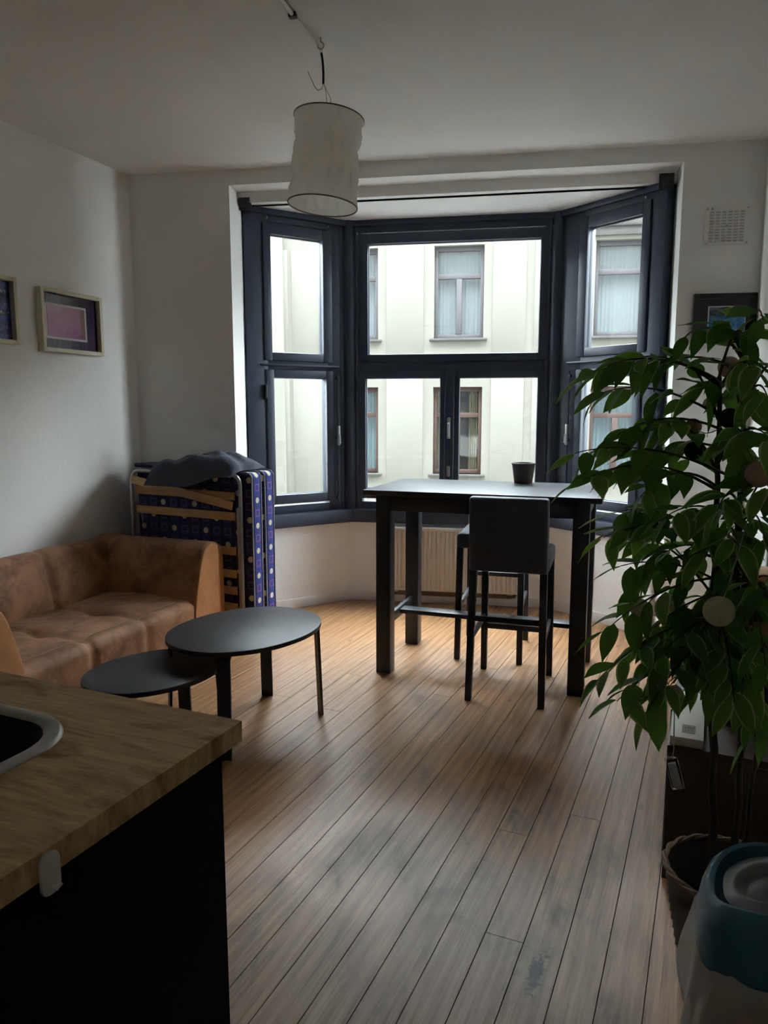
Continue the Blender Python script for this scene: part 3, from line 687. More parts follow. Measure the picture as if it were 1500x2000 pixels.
# ------------------------------------------------------------------ nest of two coffee tables
def coffee(name, label, ctr, rot, a, b_, h, legs, th=.022):
    t = thing(name, label, 'coffee table', (*ctr, 0), rot, 'nest of oval black coffee tables')
    bm = B(); prism(bm, superell(a, b_, 2.1, 72), h - th, h, .004); obj('table_top', bm, M_ctop, t)
    for ang in legs:
        c, s = math.cos(R(ang)), math.sin(R(ang)); ex, ey = (a - .012) * c, (b_ - .012) * s
        dd = Vector((ex, ey, 0)).normalized(); tn = Vector((-dd.y, dd.x, 0))
        path = [Vector((ex, ey, 0)) - dd * .17 + Vector((0, 0, h - th - .006)), Vector((ex, ey, 0)) - dd * .03 + Vector((0, 0, h - th - .006)),
                Vector((ex, ey, 0)) - dd * .004 + Vector((0, 0, h - th - .022)), Vector((ex, ey, 0)) + dd * .012 + Vector((0, 0, 0))]
        bm = B(); hw = .030; tk = .006; rows_ = []
        for i, p in enumerate(path):
            dn = ((path[min(i + 1, 3)] - path[max(i - 1, 0)]).normalized()); nn = tn.cross(dn).normalized()
            rows_.append([bm.verts.new(p + tn * sx * hw + nn * sz * tk) for sx, sz in ((-1, -1), (1, -1), (1, 1), (-1, 1))])
        for A, D in zip(rows_, rows_[1:]):
            for q in range(4): bm.faces.new((A[q], A[(q + 1) % 4], D[(q + 1) % 4], D[q]))
        bm.faces.new(rows_[0][::-1]); bm.faces.new(rows_[-1]); bmesh.ops.recalc_face_normals(bm, faces=bm.faces[:])
        obj('leg', bm, M_black, t)
    return t
coffee('coffee_table', 'larger and higher oval black coffee table in front of the sofa', (-1.221, 3.260), R(64), .394, .319, .49, (-38, 36, 144, -144))
coffee('coffee_table', 'lower oval black coffee table tucked under the larger one', (-1.506, 2.88), R(57.7), .302, .250, .40, (-38, 36, 144, -144))

# ------------------------------------------------------------------ sofa (local +x = front, y along its length)
sf = thing('sofa', 'brown nubuck leather two seat sofa with arm fronts coloured lighter for window light and wear', 'sofa', (-1.985, 3.475, 0), R(-11.7))
HL = 0.955
def smooth01(x): x = max(0, min(1, x)); return x * x * (3 - 2 * x)
def seamy(y, seams, w=.028):
    g = 0.0
    for s in seams: g = max(g, math.exp(-((y - s) / w) ** 2))
    return g
# seat cushion as one padded grid from the back, over the front edge, down
def seat_fn(u, v):
    y = -.66 + 1.32 * v; s = u * 1.02
    if s < .60: x, z, nx, nz = -.66 + s, .372 + .012 * math.sin(PI * s / .6), 0, 1
    elif s < .72:
        a = (s - .60) / .12 * PI / 2; x, z = -.06 + .062 * math.sin(a), .31 + .062 * math.cos(a); nx, nz = math.sin(a), math.cos(a)
    else: x, z, nx, nz = .002, .31 - (s - .72) * .86, 1, 0
    g = seamy(y, (-.21, .21)); tf = 0
    for ty in (-.21, .21):
        for tx in (-.34,): tf += math.exp(-(((x - tx) / .075) ** 2 + ((y - ty) / .075) ** 2)) * (1 if s < .6 else 0)
    seamx = math.exp(-((s - .585) / .012) ** 2) * .35
    wr = noise.noise(Vector((x * 7, y * 7, 1.3))) * .006 + noise.noise(Vector((x * 17, y * 17, 4.3))) * .002
    dpt = .016 * g + .032 * tf + .010 * seamx - wr
    return (x - nx * dpt, y, z - nz * dpt)
bm = B(); grid(bm, 70, 90, seat_fn); bmesh.ops.recalc_face_normals(bm, faces=bm.faces[:]); seat = obj('seat_cushion', bm, M_suede, sf, ang=80)
bm = B(); tube(bm, [(-.075 + .0, -.62 + 1.24 * i / 60, .3775 + .004 * noise.noise(Vector((0, i * .3, 0))) - .016 * seamy(-.62 + 1.24 * i / 60, (-.21, .21))) for i in range(61)], .0022, 5); obj('stitching', bm, M_stitch, seat)
# backrest
def back_fn(u, v):
    y = -HL + .02 + (2 * HL - .04) * v; s = u
    if s < .62: k = s / .62; x, z, nx, nz = -.655 - .075 * k ** 1.3, .30 + .36 * k, 1, .15
    elif s < .86:
        a = (s - .62) / .24 * PI; x, z, nx, nz = -.80 + .07 * math.cos(a), .66 + .042 * math.sin(a), math.cos(a), math.sin(a)
    else: x, z, nx, nz = -.87, .66 - (s - .86) / .14 * .60, -1, 0
    g = seamy(y, (-.21, .21), .022)
    wr = noise.noise(Vector((z * 6, y * 6, 7.3))) * .008
    bul = .018 * math.sin(PI * min(1, s / .7)) * (1 - g) - .010 * g + wr if s < .86 else 0
    return (x + nx * bul, y, z + nz * bul)
bm = B(); grid(bm, 60, 110, back_fn); bmesh.ops.recalc_face_normals(bm, faces=bm.faces[:]); obj('backrest', bm, M_suede, sf, ang=80)
for s in (-1, 1):
    prof = [(.60, .05), (.615, .30), (.640, .42), (.672, .53), (.70, .61), (.728, .665), (.76, .692), (.80, .702), (.86, .700), (.905, .690), (.935, .665), (.948, .62), (.952, .40), (.955, .05)]
    bm = B(); mt = Matrix(((0, 0, 1, 0), (s, 0, 0, 0), (0, 1, 0, 0), (0, 0, 0, 1)))
    prism(bm, prof if s > 0 else prof[::-1], -.86, .0, .022, mt, 4); bmesh.ops.recalc_face_normals(bm, faces=bm.faces[:])
    arm = obj('armrest', bm, M_suede, sf, ang=40)
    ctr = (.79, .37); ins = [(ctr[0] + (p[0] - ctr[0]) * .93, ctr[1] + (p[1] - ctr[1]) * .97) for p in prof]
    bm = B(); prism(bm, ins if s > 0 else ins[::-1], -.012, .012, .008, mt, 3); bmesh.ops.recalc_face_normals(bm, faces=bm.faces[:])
    obj('arm_front', bm, M_suedeS, arm)['label'] = 'leather arm front with window light and wear in its colour'
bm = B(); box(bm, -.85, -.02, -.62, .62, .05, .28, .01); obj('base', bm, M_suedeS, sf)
for sx in (-.78, -.08):
    for sy in (-.86, .86):
        bm = B(); lathe(bm, [(0, 0), (.025, 0), (.03, .055), (0, .055)], 16, (sx, sy)); obj('foot', bm, M_blackpl, sf)

# ------------------------------------------------------------------ folded guest bed behind the sofa (local x<0 to the left, +y back)
bd = thing('folding_bed', 'folded guest bed with blue dotted mattress standing behind the sofa', 'folding bed', (-1.665, 4.405, 0), R(-13.5))
BW = .87
def uframe(y, x0, x1, z0, z1, r, rad, lean=0.0):
    pts = [(x0, y, z0)]
    for k in range(7): a = R(180 - 90 * k / 6); pts.append((x0 + rad + rad * math.cos(a), y + lean, z1 - rad + rad * math.sin(a)))
    for k in range(7): a = R(90 - 90 * k / 6); pts.append((x1 - rad + rad * math.cos(a), y + lean, z1 - rad + rad * math.sin(a)))
    pts.append((x1, y, z0)); bm = B(); tube(bm, pts, r, 10); return bm
obj('front_frame', uframe(0.0, -BW, 0.0, .03, 1.115, .013, .07), M_steel, bd)
obj('rear_frame', uframe(.325, -BW, 0.0, .03, 1.115, .013, .07), M_steel, bd)
for i, z in enumerate((.975, .845, .62, .47, .36, .25)):
    bm = B(); bar(bm, (-BW + .035, .004, z + .01), (-.045, .004, z), .012, .052, upv=(0, 0, 1), bev=.002); obj('slat', bm, M_slat, bd)
bm = B(); bar(bm, (-BW + .02, -.012, 1.055), (-.05, -.012, .915), .010, .055, upv=(0, 0, 1), bev=.002); obj('slat', bm, M_slat, bd)
for s in (-1, 1):
    bm = B(); bar(bm, (-BW / 2 + s * (BW / 2 - .03), .012, .90), (-BW / 2 + s * (BW / 2 - .03), .02, .15), .016, .006); obj('slat_rail', bm, M_steel, bd)
for s in (-BW + .05, -.02):
    bm = B(); tube(bm, [(s, .02, .86), (s + .01, .16, .25), (s, .30, .86)], .009, 8); obj('brace', bm, M_steel, bd)
for y0 in (.035, .185):
    bm = B(); box(bm, -BW + .01, .065, y0, y0 + .118, .14, 1.125, .032, 4)
    # lumpy padding
    for v in bm.verts: v.co += Vector((0, 0, .008 * noise.noise(v.co * 6)))
    bm.normal_update()
    for f in bm.faces: f.material_index = 1 if abs(f.normal.x) > .6 or abs(f.normal.z) > .75 else 0
    mo = obj('mattress', bm, [M_matt, M_matts], bd)
    mo.location = (0, y0 + .059, 0); mo.data.transform(Matrix.Translation((0, -y0 - .059, 0)))
    for yy in (-.052, .052):
        bm = B(); pts = [(.060, yy, .16 + .94 * i / 20) for i in range(21)] + [(.045, yy, 1.118), (.02, yy, 1.125)] + [(-BW * i / 10, yy, 1.126) for i in range(1, 10)]
        tube(bm, pts, .005, 6); obj('piping', bm, M_piping, mo)
bm = B(); box(bm, -BW + .01, .068, .04, .30, .10, .19, .04, 4)
bm.normal_update()
for f in bm.faces: f.material_index = 1 if abs(f.normal.x) > .6 else 0
mo = obj('mattress_fold', bm, [M_matt, M_matts], bd); mo.location = (0, .17, 0); mo.data.transform(Matrix.Translation((0, -.17, 0)))
for s in (-BW + .05, -.03):
    for y in (.0, .325):
        bm = B(); tube(bm, [(s - .012, y, .028), (s + .012, y, .028)], .028, 16); obj('caster', bm, M_blackpl, bd)
# throw on top of the bed
thr = thing('throw_blanket', 'dark slate fleece throw bundled on top of the folded bed', 'blanket', (-1.97, 4.60, 1.125), R(-13.5))
def throw(u, v):
    a = (u - .5) * 2; b_ = (v - .5) * 2
    x = a * .34; y = b_ * .19
    h = .098 * max(0, 1 - abs(a) ** 3.2) ** .5 * max(0, 1 - abs(b_) ** 3.0) ** .5 * (0.62 + .48 * smooth01((a + .8) / 1.4))
    f = .012 * math.sin(9 * a + 5 * b_ + 2.0 * math.sin(4 * b_)) + .018 * noise.noise(Vector((a * 2.3, b_ * 2.3, 5)))
    z = .012 + h + f * (1 - abs(a) ** 4) * (1 - abs(b_) ** 4)
    if b_ < -.62:   # hanging over the front
        k = (-.62 - b_) / .38; z = z * (1 - k) - .075 * k * (1 - smooth01((a + .15) / 1.0)) - .02 * k; y = -.19 * .62 - .10 * k ** .6
    return (x + .01 * math.sin(6 * b_), y, z)
bm = B(); grid(bm, 64, 48, throw); obj('fleece', bm, M_blanket, thr, ang=80)
bm = B(); box(bm, -.50, -.345, -.12, .06, .0, .028, .012, 3)
for v in bm.verts: v.co.z += .012 * noise.noise(v.co * 9)
tag(obj('folded_cloth', bm, pbr('dark_check_cloth', (0.05, 0.045, 0.075), .9, var=.5, scale=30)), 'thin dark folded cloth lying on the left end of the folded bed', 'cloth').matrix_world = Matrix.Translation((-1.97, 4.60, 1.137)) @ Matrix.Rotation(R(-13.5), 4, 'Z')

# ------------------------------------------------------------------ kitchen peninsula
CX, CY = -0.517, 1.343
base = thing('kitchen_cabinet', 'black laminate base unit under the wooden worktop', 'cabinet', (CX, CY, 0), HR)
bm = B(); box(bm, -.045, -.025, -1.75, -.035, .09, .855, .002); obj('side_panel', bm, M_blackcab, base)
bm = B(); box(bm, -1.25, -.046, -.055, -.035, .09, .855, .002); obj('end_panel', bm, M_blackcab, base)
bm = B(); box(bm, -1.20, -.06, -1.74, -.07, 0, .09, .002); obj('plinth', bm, M_blackcab, base)
bm = B(); box(bm, -1.25, -1.23, -1.75, -.056, .09, .855, .002); obj('rear_panel', bm, M_blackcab, base)
wt = thing('worktop', 'stained oak kitchen worktop in the near left corner', 'worktop', (CX, CY, .858), HR)
hole = rrect(.578, .518, .115, 8, -.56, -.425)
bm = B(); outer = [(-1.30, -1.80), (0, -1.80), (0, 0), (-1.30, 0)]
def loop(pts): vs = [bm.verts.new((p[0], p[1], .042)) for p in pts]; return [bm.edges.new((vs[i], vs[(i + 1) % len(vs)])) for i in range(len(vs))]
es = loop(outer) + loop(hole); bmesh.ops.triangle_fill(bm, use_beauty=True, edges=es)
ret = bmesh.ops.extrude_face_region(bm, geom=bm.faces[:]); 
for e in ret['geom']:
    if isinstance(e, bmesh.types.BMVert): e.co.z = 0.0
bmesh.ops.recalc_face_normals(bm, faces=bm.faces[:])
obj('board', bm, M_counter, wt, flat=True)
sk = thing('kitchen_sink', 'inset sink with black bowl and steel rim in the worktop', 'sink', (CX, CY, .90), HR)
def ringstrip(bm, A, Bp): 
    n = len(A)
    va = [bm.verts.new(p) for p in A]; vb = [bm.verts.new(p) for p in Bp]
    for i in range(n): bm.faces.new((va[i], va[(i + 1) % n], vb[(i + 1) % n], vb[i]))
def rr3(w, h, r, z): return [(p[0], p[1], z) for p in rrect(w, h, r, 8, -.56, -.425)]
bm = B()
seqs = [rr3(.624, .564, .135, .0), rr3(.62, .56, .135, .005), rr3(.606, .546, .13, .008), rr3(.566, .506, .115, .006), rr3(.558, .498, .110, .0)]
for a, b_ in zip(seqs, seqs[1:]): ringstrip(bm, a, b_)
bmesh.ops.remove_doubles(bm, verts=bm.verts, dist=1e-6); obj('rim', bm, M_chrome, sk, ang=60)
bm = B(); seqs = [rr3(.558, .498, .110, .0), rr3(.545, .485, .105, -.04), rr3(.49, .43, .13, -.17), rr3(.42, .36, .10, -.185), rr3(.06, .06, .02, -.190)]
for a, b_ in zip(seqs, seqs[1:]): ringstrip(bm, a, b_)
bmesh.ops.remove_doubles(bm, verts=bm.verts, dist=1e-6); bm.faces.new([v for v in bm.verts if abs(v.co.z + .19) < 1e-5][::1]); obj('bowl', bm, M_blackpl, sk, ang=60)
ck = thing('towel_hook', 'small white plastic clip on the front edge of the worktop', 'clip', (CX, CY, .858), HR)
bm = B(); prism(bm, rrect(.034, .064, .014, 6), 0, .007, .002, Matrix(((0, 0, 1, .0005), (1, 0, 0, -.478), (0, 1, 0, .006), (0, 0, 0, 1)))); obj('plate', bm, M_whitepl, ck)
bm = B(); tube(bm, [(.006, -.478, -.014), (.011, -.474, -.018), (.013, -.468, -.012)], .004, 8); obj('hook', bm, M_whitepl, ck)

# ------------------------------------------------------------------ pictures on the walls
def picture(name, label, p, rz, wd, ht, dp, fw_, fmat, layers, tilt=0.0):
    t = thing(name, label, 'picture', p, rz)
    bm = B(); ring(bm, -wd / 2, wd / 2, -ht / 2, ht / 2, (fw_,) * 4, -dp, 0, .002); obj('frame', bm, fmat, t)
    for nm, (lw, lh, cx, cz), y, m in layers:
        bm = B(); box(bm, -lw / 2, lw / 2, -.0008, .0008, -lh / 2, lh / 2); o = obj(nm, bm, m, t, flat=True); o.location = (cx, y, cz)
    return t
WR = R(90 - 11.5)   # left wall: local x runs along the wall away from the viewer, -y into the room
def wallpt(y, z, off=.004): return (xl(y) + off * math.cos(R(11.5)), y - off * math.sin(R(11.5)), z)
picture('framed_picture', 'pink abstract print in a cream box frame on the left wall', wallpt(4.317, 2.052), WR, .505, .372, .042, .024, M_creamwood,
        [('backing', (.46, .33, 0, 0), -.006, M_pmat), ('border', (.335, .212, -.03, .0), -.0085, M_photoW), ('print', (.305, .186, -.03, 0), -.0105, M_pink)])
picture('framed_picture', 'blue night print in a cream box frame at the left edge', wallpt(3.657, 2.072), WR, .505, .372, .042, .024, M_creamwood,
        [('backing', (.46, .33, 0, 0), -.006, M_pmat), ('print', (.44, .315, 0, 0), -.0085, M_night)])
picture('framed_picture', 'blue seascape print in a black frame beside the bay', (1.277, FY - .003, 2.072), 0, .362, .295, .03, .03, M_blackpl,
        [('backing', (.31, .24, 0, 0), -.006, M_blackpl), ('border', (.218, .158, .015, -.005), -.0085, M_photoW), ('print', (.204, .145, .015, -.005), -.0105, M_blue)])
# ventilation grille
vg = thing('ventilation_grille', 'white square ventilation grille high on the wall beside the bay', 'vent', (1.262, FY - .002, 2.616))
bm = B(); box(bm, -.125, .125, -.008, 0, -.110, .110, .002); obj('plate', bm, M_whitepl, vg)
bm = B()
for i in range(6):
    for j in range(11): box(bm, -.100 + i * .0345, -.076 + i * .0345, -.0125, -.008, -.092 + j * .0168, -.084 + j * .0168, .001, 1)
o = obj('louvres', bm, pbr('grey_louvre', (0.50, 0.49, 0.46), .5), vg); o['kind'] = 'stuff'
for x, z in ((-.115, .10), (.115, .10), (-.115, -.10), (.115, -.10), (0, 0), (-.088, .10)):
    bm = B(); tube(bm, [(x, -.007, z), (x, -.012, z)], .006, 10); obj('screw', bm, M_steel, vg)

# ------------------------------------------------------------------ pendant lamp
pl = thing('pendant_lamp', 'crinkled white paper cylinder lamp hanging from the ceiling', 'lamp', (-0.842, 3.345, CEIL))
tilt = Matrix.Translation((.016, .0, -.50)) @ Matrix.Rotation(R(4.5), 4, 'Y') @ Matrix.Rotation(R(-3), 4, 'X')
RS, HS = .154, .37
def shade(u, v):
    a = 2 * PI * u; z = (v - .5) * HS
    q = Vector((math.cos(a) * 2.2, math.sin(a) * 2.2, z * 9))
    cr = noise.ridged_multi_fractal(q, 1.0, 2.1, 3, 1.0, 2.0) - 1.0
    edge = 1 - abs(2 * v - 1) ** 6
    waist = -.008 * math.sin(PI * v) ** .7
    r = RS + (waist + .015 * (cr - .3) + .010 * noise.noise(q * 1.7)) * edge
    return tilt @ Vector((r * math.cos(a), r * math.sin(a), z))
bm = B(); grid(bm, 129, 56, shade); bmesh.ops.remove_doubles(bm, verts=bm.verts, dist=1e-5)
obj('shade', bm, M_paper, pl, ang=80)
for v, nm in ((0, 'lower_ring'), (1, 'upper_ring')):
    bm = B(); tube(bm, [tilt @ Vector((RS * math.cos(2 * PI * k / 64), RS * math.sin(2 * PI * k / 64), (v - .5) * HS)) for k in range(64)], .003, 8, True); obj(nm, bm, M_brass, pl)
bm = B()
for k in range(3):
    a = 2 * PI * k / 3; tube(bm, [tilt @ Vector((0, 0, HS / 2 + .0)), tilt @ Vector((RS * math.cos(a), RS * math.sin(a), HS / 2))], .002, 6)
obj('spider', bm, M_brass, pl)
top = tilt @ Vector((0, 0, HS / 2))
bm = B(); tube(bm, bez((0, 0, -.045), (.012, 0, -.10), (.008, 0, -.175), 10), .0052, 8); obj('cable', bm, M_blackpl, pl)
bm = B(); tube(bm, bez((.008, 0, -.170), (.03, 0, -.22), top + Vector((-.012, 0, 0)), 10), .0016, 6); tube(bm, [(.008, 0, -.170), (.024, .002, -.205), (.040, 0, -.235), (.040, 0, -.275), top + Vector((.014, 0, 0))], .0016, 6)
obj('wire', bm, M_steel, pl)
bm = B(); tube(bm, [(.008, 0, -.172), (.0, 0, -.195), (-.016, 0, -.20), (-.030, 0, -.185), (-.060, 0, -.12)], .0018, 6); obj('loose_wire', bm, M_steel, pl)
bm = B(); tube(bm, [(.006, -.03, -.0), (.006, -.03, -.02)] + [(.006 + .014 * math.sin(R(a)), -.03, -.034 + .014 * math.cos(R(a))) for a in range(0, 300, 30)], .003, 8); obj('ceiling_hook', bm, M_steel, pl)
cc = thing('cable_cover', 'pale plastic cable cover running over the ceiling to the lamp', 'cable cover', (-0.842, 3.345, CEIL))
bm = B(); tube(bm, [(.0, 0, -.044), (-.010, -.04, -.014), (-.055, -.25, -.010), (-.075, -.42, -.008), (-.10, -.80, -.008)], .0085, 10); obj('conduit', bm, M_whitepl, cc)
bm = B(); box(bm, -.072, -.040, -.255, -.225, -.02, 0, .004); obj('clamp', bm, M_blackpl, cc)

# ------------------------------------------------------------------ low bench and what stands on it
bn = thing('media_bench', 'dark walnut low bench along the right wall', 'bench', (0.520, 2.350, 0), HR)
BL = 1.55; BDp = .365
bm = B(); box(bm, 0, BDp, 0, BL, .432, .459, .002); obj('top', bm, M_brownbench, bn)
for y in (0, BL - .022, BL / 2):
    bm = B(); box(bm, .004, BDp - .003, y + .001, y + .021, .0, .432, .002); obj('side_panel', bm, M_brownbench, bn)
bm = B(); box(bm, .02, BDp - .003, .023, BL - .023, .05, .07, .002); obj('bottom_shelf', bm, M_brownbench, bn)
bm = B(); box(bm, BDp - .015, BDp - .003, .023, BL - .023, .072, .430, .001); obj('back_panel', bm, M_brownbench, bn)
for y0, y1 in ((.025, BL / 2 - .005), (BL / 2 + .027, BL - .025)):
    bm = B(); box(bm, 0, .018, y0, y1, .074, .428, .002); d_ = obj('door', bm, M_brownbench, bn)
    bm = B(); tube(bm, [(-.002, y1 - .05, .30), (-.016, y1 - .05, .30), (-.016, y1 - .05, .20), (-.002, y1 - .05, .20)], .004, 8); obj('handle', bm, M_chrome, d_)
wb = thing('white_box', 'flat white cardboard box with olive label on the bench end', 'box', (0.520, 2.350, .459), HR)
bm = B(); box(bm, .006, .105, .008, .43, .0, .030, .002); obj('carton', bm, M_cardw, wb)
bm = B(); box(bm, .040, .080, .05, .115, .030, .0308); lb = obj('sticker', bm, M_olive, wb)
bm = B()
for q in range(4): box(bm, .047 + q * .008, .052 + q * .008, .088, .102, .0308, .0312)
for q in range(3): box(bm, .047 + q * .010, .054 + q * .010, .064, .078, .0308, .0312)
obj('print', bm, M_olive2, lb)
pt = thing('clay_pot', 'red brown clay pot on the bench behind the white box', 'pot', (0.79, 2.56, .459))
bm = B(); lathe(bm, [(0, 0), (.050, 0), (.068, .11), (.074, .112), (.074, .135), (.064, .135), (.058, .10), (0, .10)], 28); obj('body', bm, M_terra, pt)
spk = thing('speaker', 'slim black loudspeaker standing on the bench behind the ficus', 'speaker', (0.800, 2.84, .459), HR)
bm = B(); box(bm, -.055, .055, -.07, .07, 0, .42, .008); obj('cabinet', bm, M_blackpl, spk)
for z, r in ((.12, .038), (.26, .038), (.36, .018)):
    bm = B(); lathe(bm, [(0, .004), (r * .4, .001), (r * .85, .006), (r, .009), (r * 1.08, .006), (r * 1.08, 0)], 24)
    bmesh.ops.transform(bm, matrix=Matrix.Translation((0, -.07, z)) @ Matrix.Rotation(R(90), 4, 'X'), verts=bm.verts); obj('driver', bm, M_screen, spk)
ws = thing('wooden_crate', 'small open oak shelf box with flat top on the bench', 'shelf', (0.965, 3.02, .459), HR)
bm = B(); box(bm, -.085, .13, -.10, .10, .415, .440, .002); obj('top', bm, M_oak, ws)
bm = B(); box(bm, -.125, -.11, -.10, .06, .36, .42, .002); box(bm, -.11, -.085, -.10, .06, .36, .372, .001); obj('side_tray', bm, M_oak, ws)
for x in (-.082, .112):
    bm = B(); box(bm, x, x + .016, -.095, .095, 0, .415, .002); obj('side', bm, M_oak, ws)
bm = B(); box(bm, -.066, .112, .083, .095, 0, .415); obj('back', bm, M_brownbench, ws)
for z in (.0, .20):
    bm = B(); box(bm, -.066, .112, -.09, .083, z, z + .014, .001); obj('shelf', bm, M_oak, ws)
tv = thing('television', 'black flat screen television at the right edge behind the ficus', 'television', (1.055, 3.50, .459), R(75.5))
bm = B(); prism(bm, rrect(.36, .17, .05, 6), 0, .012, .003); obj('stand_base', bm, M_blackpl, tv)
bm = B(); box(bm, -.03, .03, -.01, .015, .01, .12, .004); obj('stand_neck', bm, M_blackpl, tv)
bm = B(); box(bm, -.33, .33, -.02, .02, .07, .48, .006); obj('casing', bm, M_blackpl, tv)
bm = B(); box(bm, -.315, .315, -.022, -.0195, .09, .465); obj('screen', bm, M_screen, tv, flat=True)
# ------------------------------------------------------------------ ficus in a wicker basket
bk = thing('wicker_basket', 'dark wicker basket with brown rim holding the ficus', 'basket', (0.592, 1.915, 0))
bm = B(); wicker(bm, lambda v: (0.095 + 0.060 * v ** .8, 0.004 + v * 0.315), 96, 26, 0.0032)
lathe(bm, [(0.0, .006), (0.09, .006), (0.145, .30), (.150, .315)], 48); obj('body', bm, M_wick, bk, ang=60)
bm = B()
for ph in (0, PI): tube(bm, [((0.154 + .004 * math.cos(9 * 2 * PI * k / 72 + ph)) * math.cos(2 * PI * k / 72), (0.154 + .004 * math.cos(9 * 2 * PI * k / 72 + ph)) * math.sin(2 * PI * k / 72), .320 + .004 * math.sin(9 * 2 * PI * k / 72 + ph)) for k in range(72)], .0065, 7, True)
obj('rim', bm, M_basketrim, bk)

fp = thing('ficus_plant', 'tall artificial ficus with variegated leaves on the right', 'plant', (0.592, 1.915, 0.02))
bm = B(); lathe(bm, [(0, 0), (.075, 0), (.088, .13), (.088, .145), (0, .145)], 28); obj('inner_pot', bm, M_blackpl, fp)
bm = B(); lathe(bm, [(0, .158), (.05, .155), (.084, .146)], 28); obj('moss', bm, M_soil, fp)
STEMS = [[(.575, 1.93, .16), (.560, 1.95, .45), (.542, 1.955, .70), (.529, 1.97, .90), (.532, 1.97, 1.13), (.512, 1.95, 1.39), (.50, 1.93, 1.60)],
         [(.60, 1.90, .16), (.615, 1.93, .50), (.605, 1.95, .80), (.575, 1.94, 1.10), (.560, 1.92, 1.35), (.545, 1.90, 1.66)],
         [(.615, 1.91, .16), (.650, 1.96, .42), (.665, 1.98, .70), (.62, 1.97, 1.00), (.58, 1.95, 1.20)]]
def poly_at(pts, z):
    for a, c in zip(pts, pts[1:]):
        if a[2] <= z <= c[2]:
            k = (z - a[2]) / (c[2] - a[2]); return Vector(a).lerp(Vector(c), k)
    return Vector(pts[-1]) if z > pts[-1][2] else Vector(pts[0])
for i, S in enumerate(STEMS):
    pts = []
    for a, c in zip(S, S[1:]):
        for q in range(4): pts.append(Vector(a).lerp(Vector(c), q / 4) + Vector((.004 * math.sin(9 * a[2] + q), .004 * math.cos(7 * a[2] + q * 2), 0)))
    pts.append(Vector(S[-1])); r0 = (.0125, .011, .009)[i]
    bm = B(); tube(bm, pts, [r0 * (1 - .6 * j / len(pts)) for j in range(len(pts))], 8); obj('trunk', bm, M_bark, fp, world=True)
TIPS0=[(0.173,1.850,1.599),(0.215,1.950,1.558),(0.267,1.900,1.637),(0.153,1.800,1.418),(0.177,1.750,1.362),(0.262,1.900,1.457),(0.227,1.800,1.217),(0.270,1.900,1.266),(0.285,1.900,1.129),(0.329,2.000,1.026),(0.219,1.750,0.878),(0.238,1.800,0.984),(0.260,1.700,0.850),(0.326,1.700,0.827),(0.391,1.800,0.779),(0.406,1.900,1.690),(0.424,2.000,1.642),(0.462,1.850,1.708),(0.509,1.800,1.690),(0.535,1.750,1.712),(0.515,1.700,1.617),(0.541,1.700,1.542),(0.519,1.600,1.459),(0.537,1.650,1.361),(0.519,1.700,1.411),(0.573,1.750,1.224),(0.569,1.700,1.118),(0.348,1.950,1.615),(0.366,1.850,1.484),(0.343,2.000,1.388),(0.315,1.850,1.311),(0.356,1.750,1.277),(0.479,2.100,1.383),(0.452,1.700,1.298),(0.333,2.000,1.186),(0.364,1.850,1.162),(0.453,2.050,1.040),(0.456,1.800,1.187),(0.513,1.750,1.222),(0.552,2.050,1.572),(0.460,1.900,1.557),(0.326,1.850,0.940),(0.417,1.950,0.843),(0.434,1.800,0.860),(0.466,1.750,0.800),(0.515,1.700,0.794),(0.564,1.700,0.786),(0.545,1.750,0.886),(0.504,1.800,0.953),(0.575,1.700,0.955),(0.474,2.000,0.942),(0.567,1.900,1.042),(0.329,1.750,0.898),(0.532,1.900,0.828),(0.610,1.800,0.808),
 (.66,1.80,1.30),(.67,1.85,1.05),(.66,1.80,1.50),(.68,1.90,.88),(.64,1.85,1.64),(.62,2.15,1.20),(.58,2.12,1.00),(.62,2.10,1.42)]
TIPS = [(x, y, z + (.07 if z < .87 and x < .55 and x > .36 else 0)) for x, y, z in TIPS0]
def leaf_mesh(name, seed):
    r = random.Random(seed); bm = B(); nU, nV = 8, 5; uvl = None
    curl = r.uniform(.10, .30); fold = r.uniform(.10, .28); tw = r.uniform(-.25, .25)
    vs = []
    for i in range(nU):
        t = i / (nU - 1)
        hw = .220 * (math.sin(PI * min(1, t ** .78)) ** .85) * (1 - .12 * t) if 0 < t < 1 else .004
        if t > .8: hw *= max(.10, (1 - t) / .2) ** .55
        row = []
        for j in range(nV):
            s = (j - 2) / 2; x = s * hw
            z = -curl * t * t + fold * abs(x) * .9 + .012 * math.sin(7 * t + 2 * s)
            row.append(bm.verts.new((x + tw * .0, t * (1 - .05 * curl), z + tw * x * t)))
        vs.append(row)
    uvl = bm.loops.layers.uv.new('UVMap')
    for i in range(nU - 1):
        for j in range(nV - 1):
            f = bm.faces.new((vs[i][j], vs[i + 1][j], vs[i + 1][j + 1], vs[i][j + 1])); f.smooth = True
            for lp, (a, c) in zip(f.loops, ((i, j), (i + 1, j), (i + 1, j + 1), (i, j + 1))): lp[uvl].uv = (c / (nV - 1), a / (nU - 1))
    me = bpy.data.meshes.new(name); bm.normal_update(); bm.to_mesh(me); bm.free(); me.materials.append(M_leaf); return me
LM = [leaf_mesh('leaf', 100 + i) for i in range(7)]
lr = random.Random(21); leaves = []
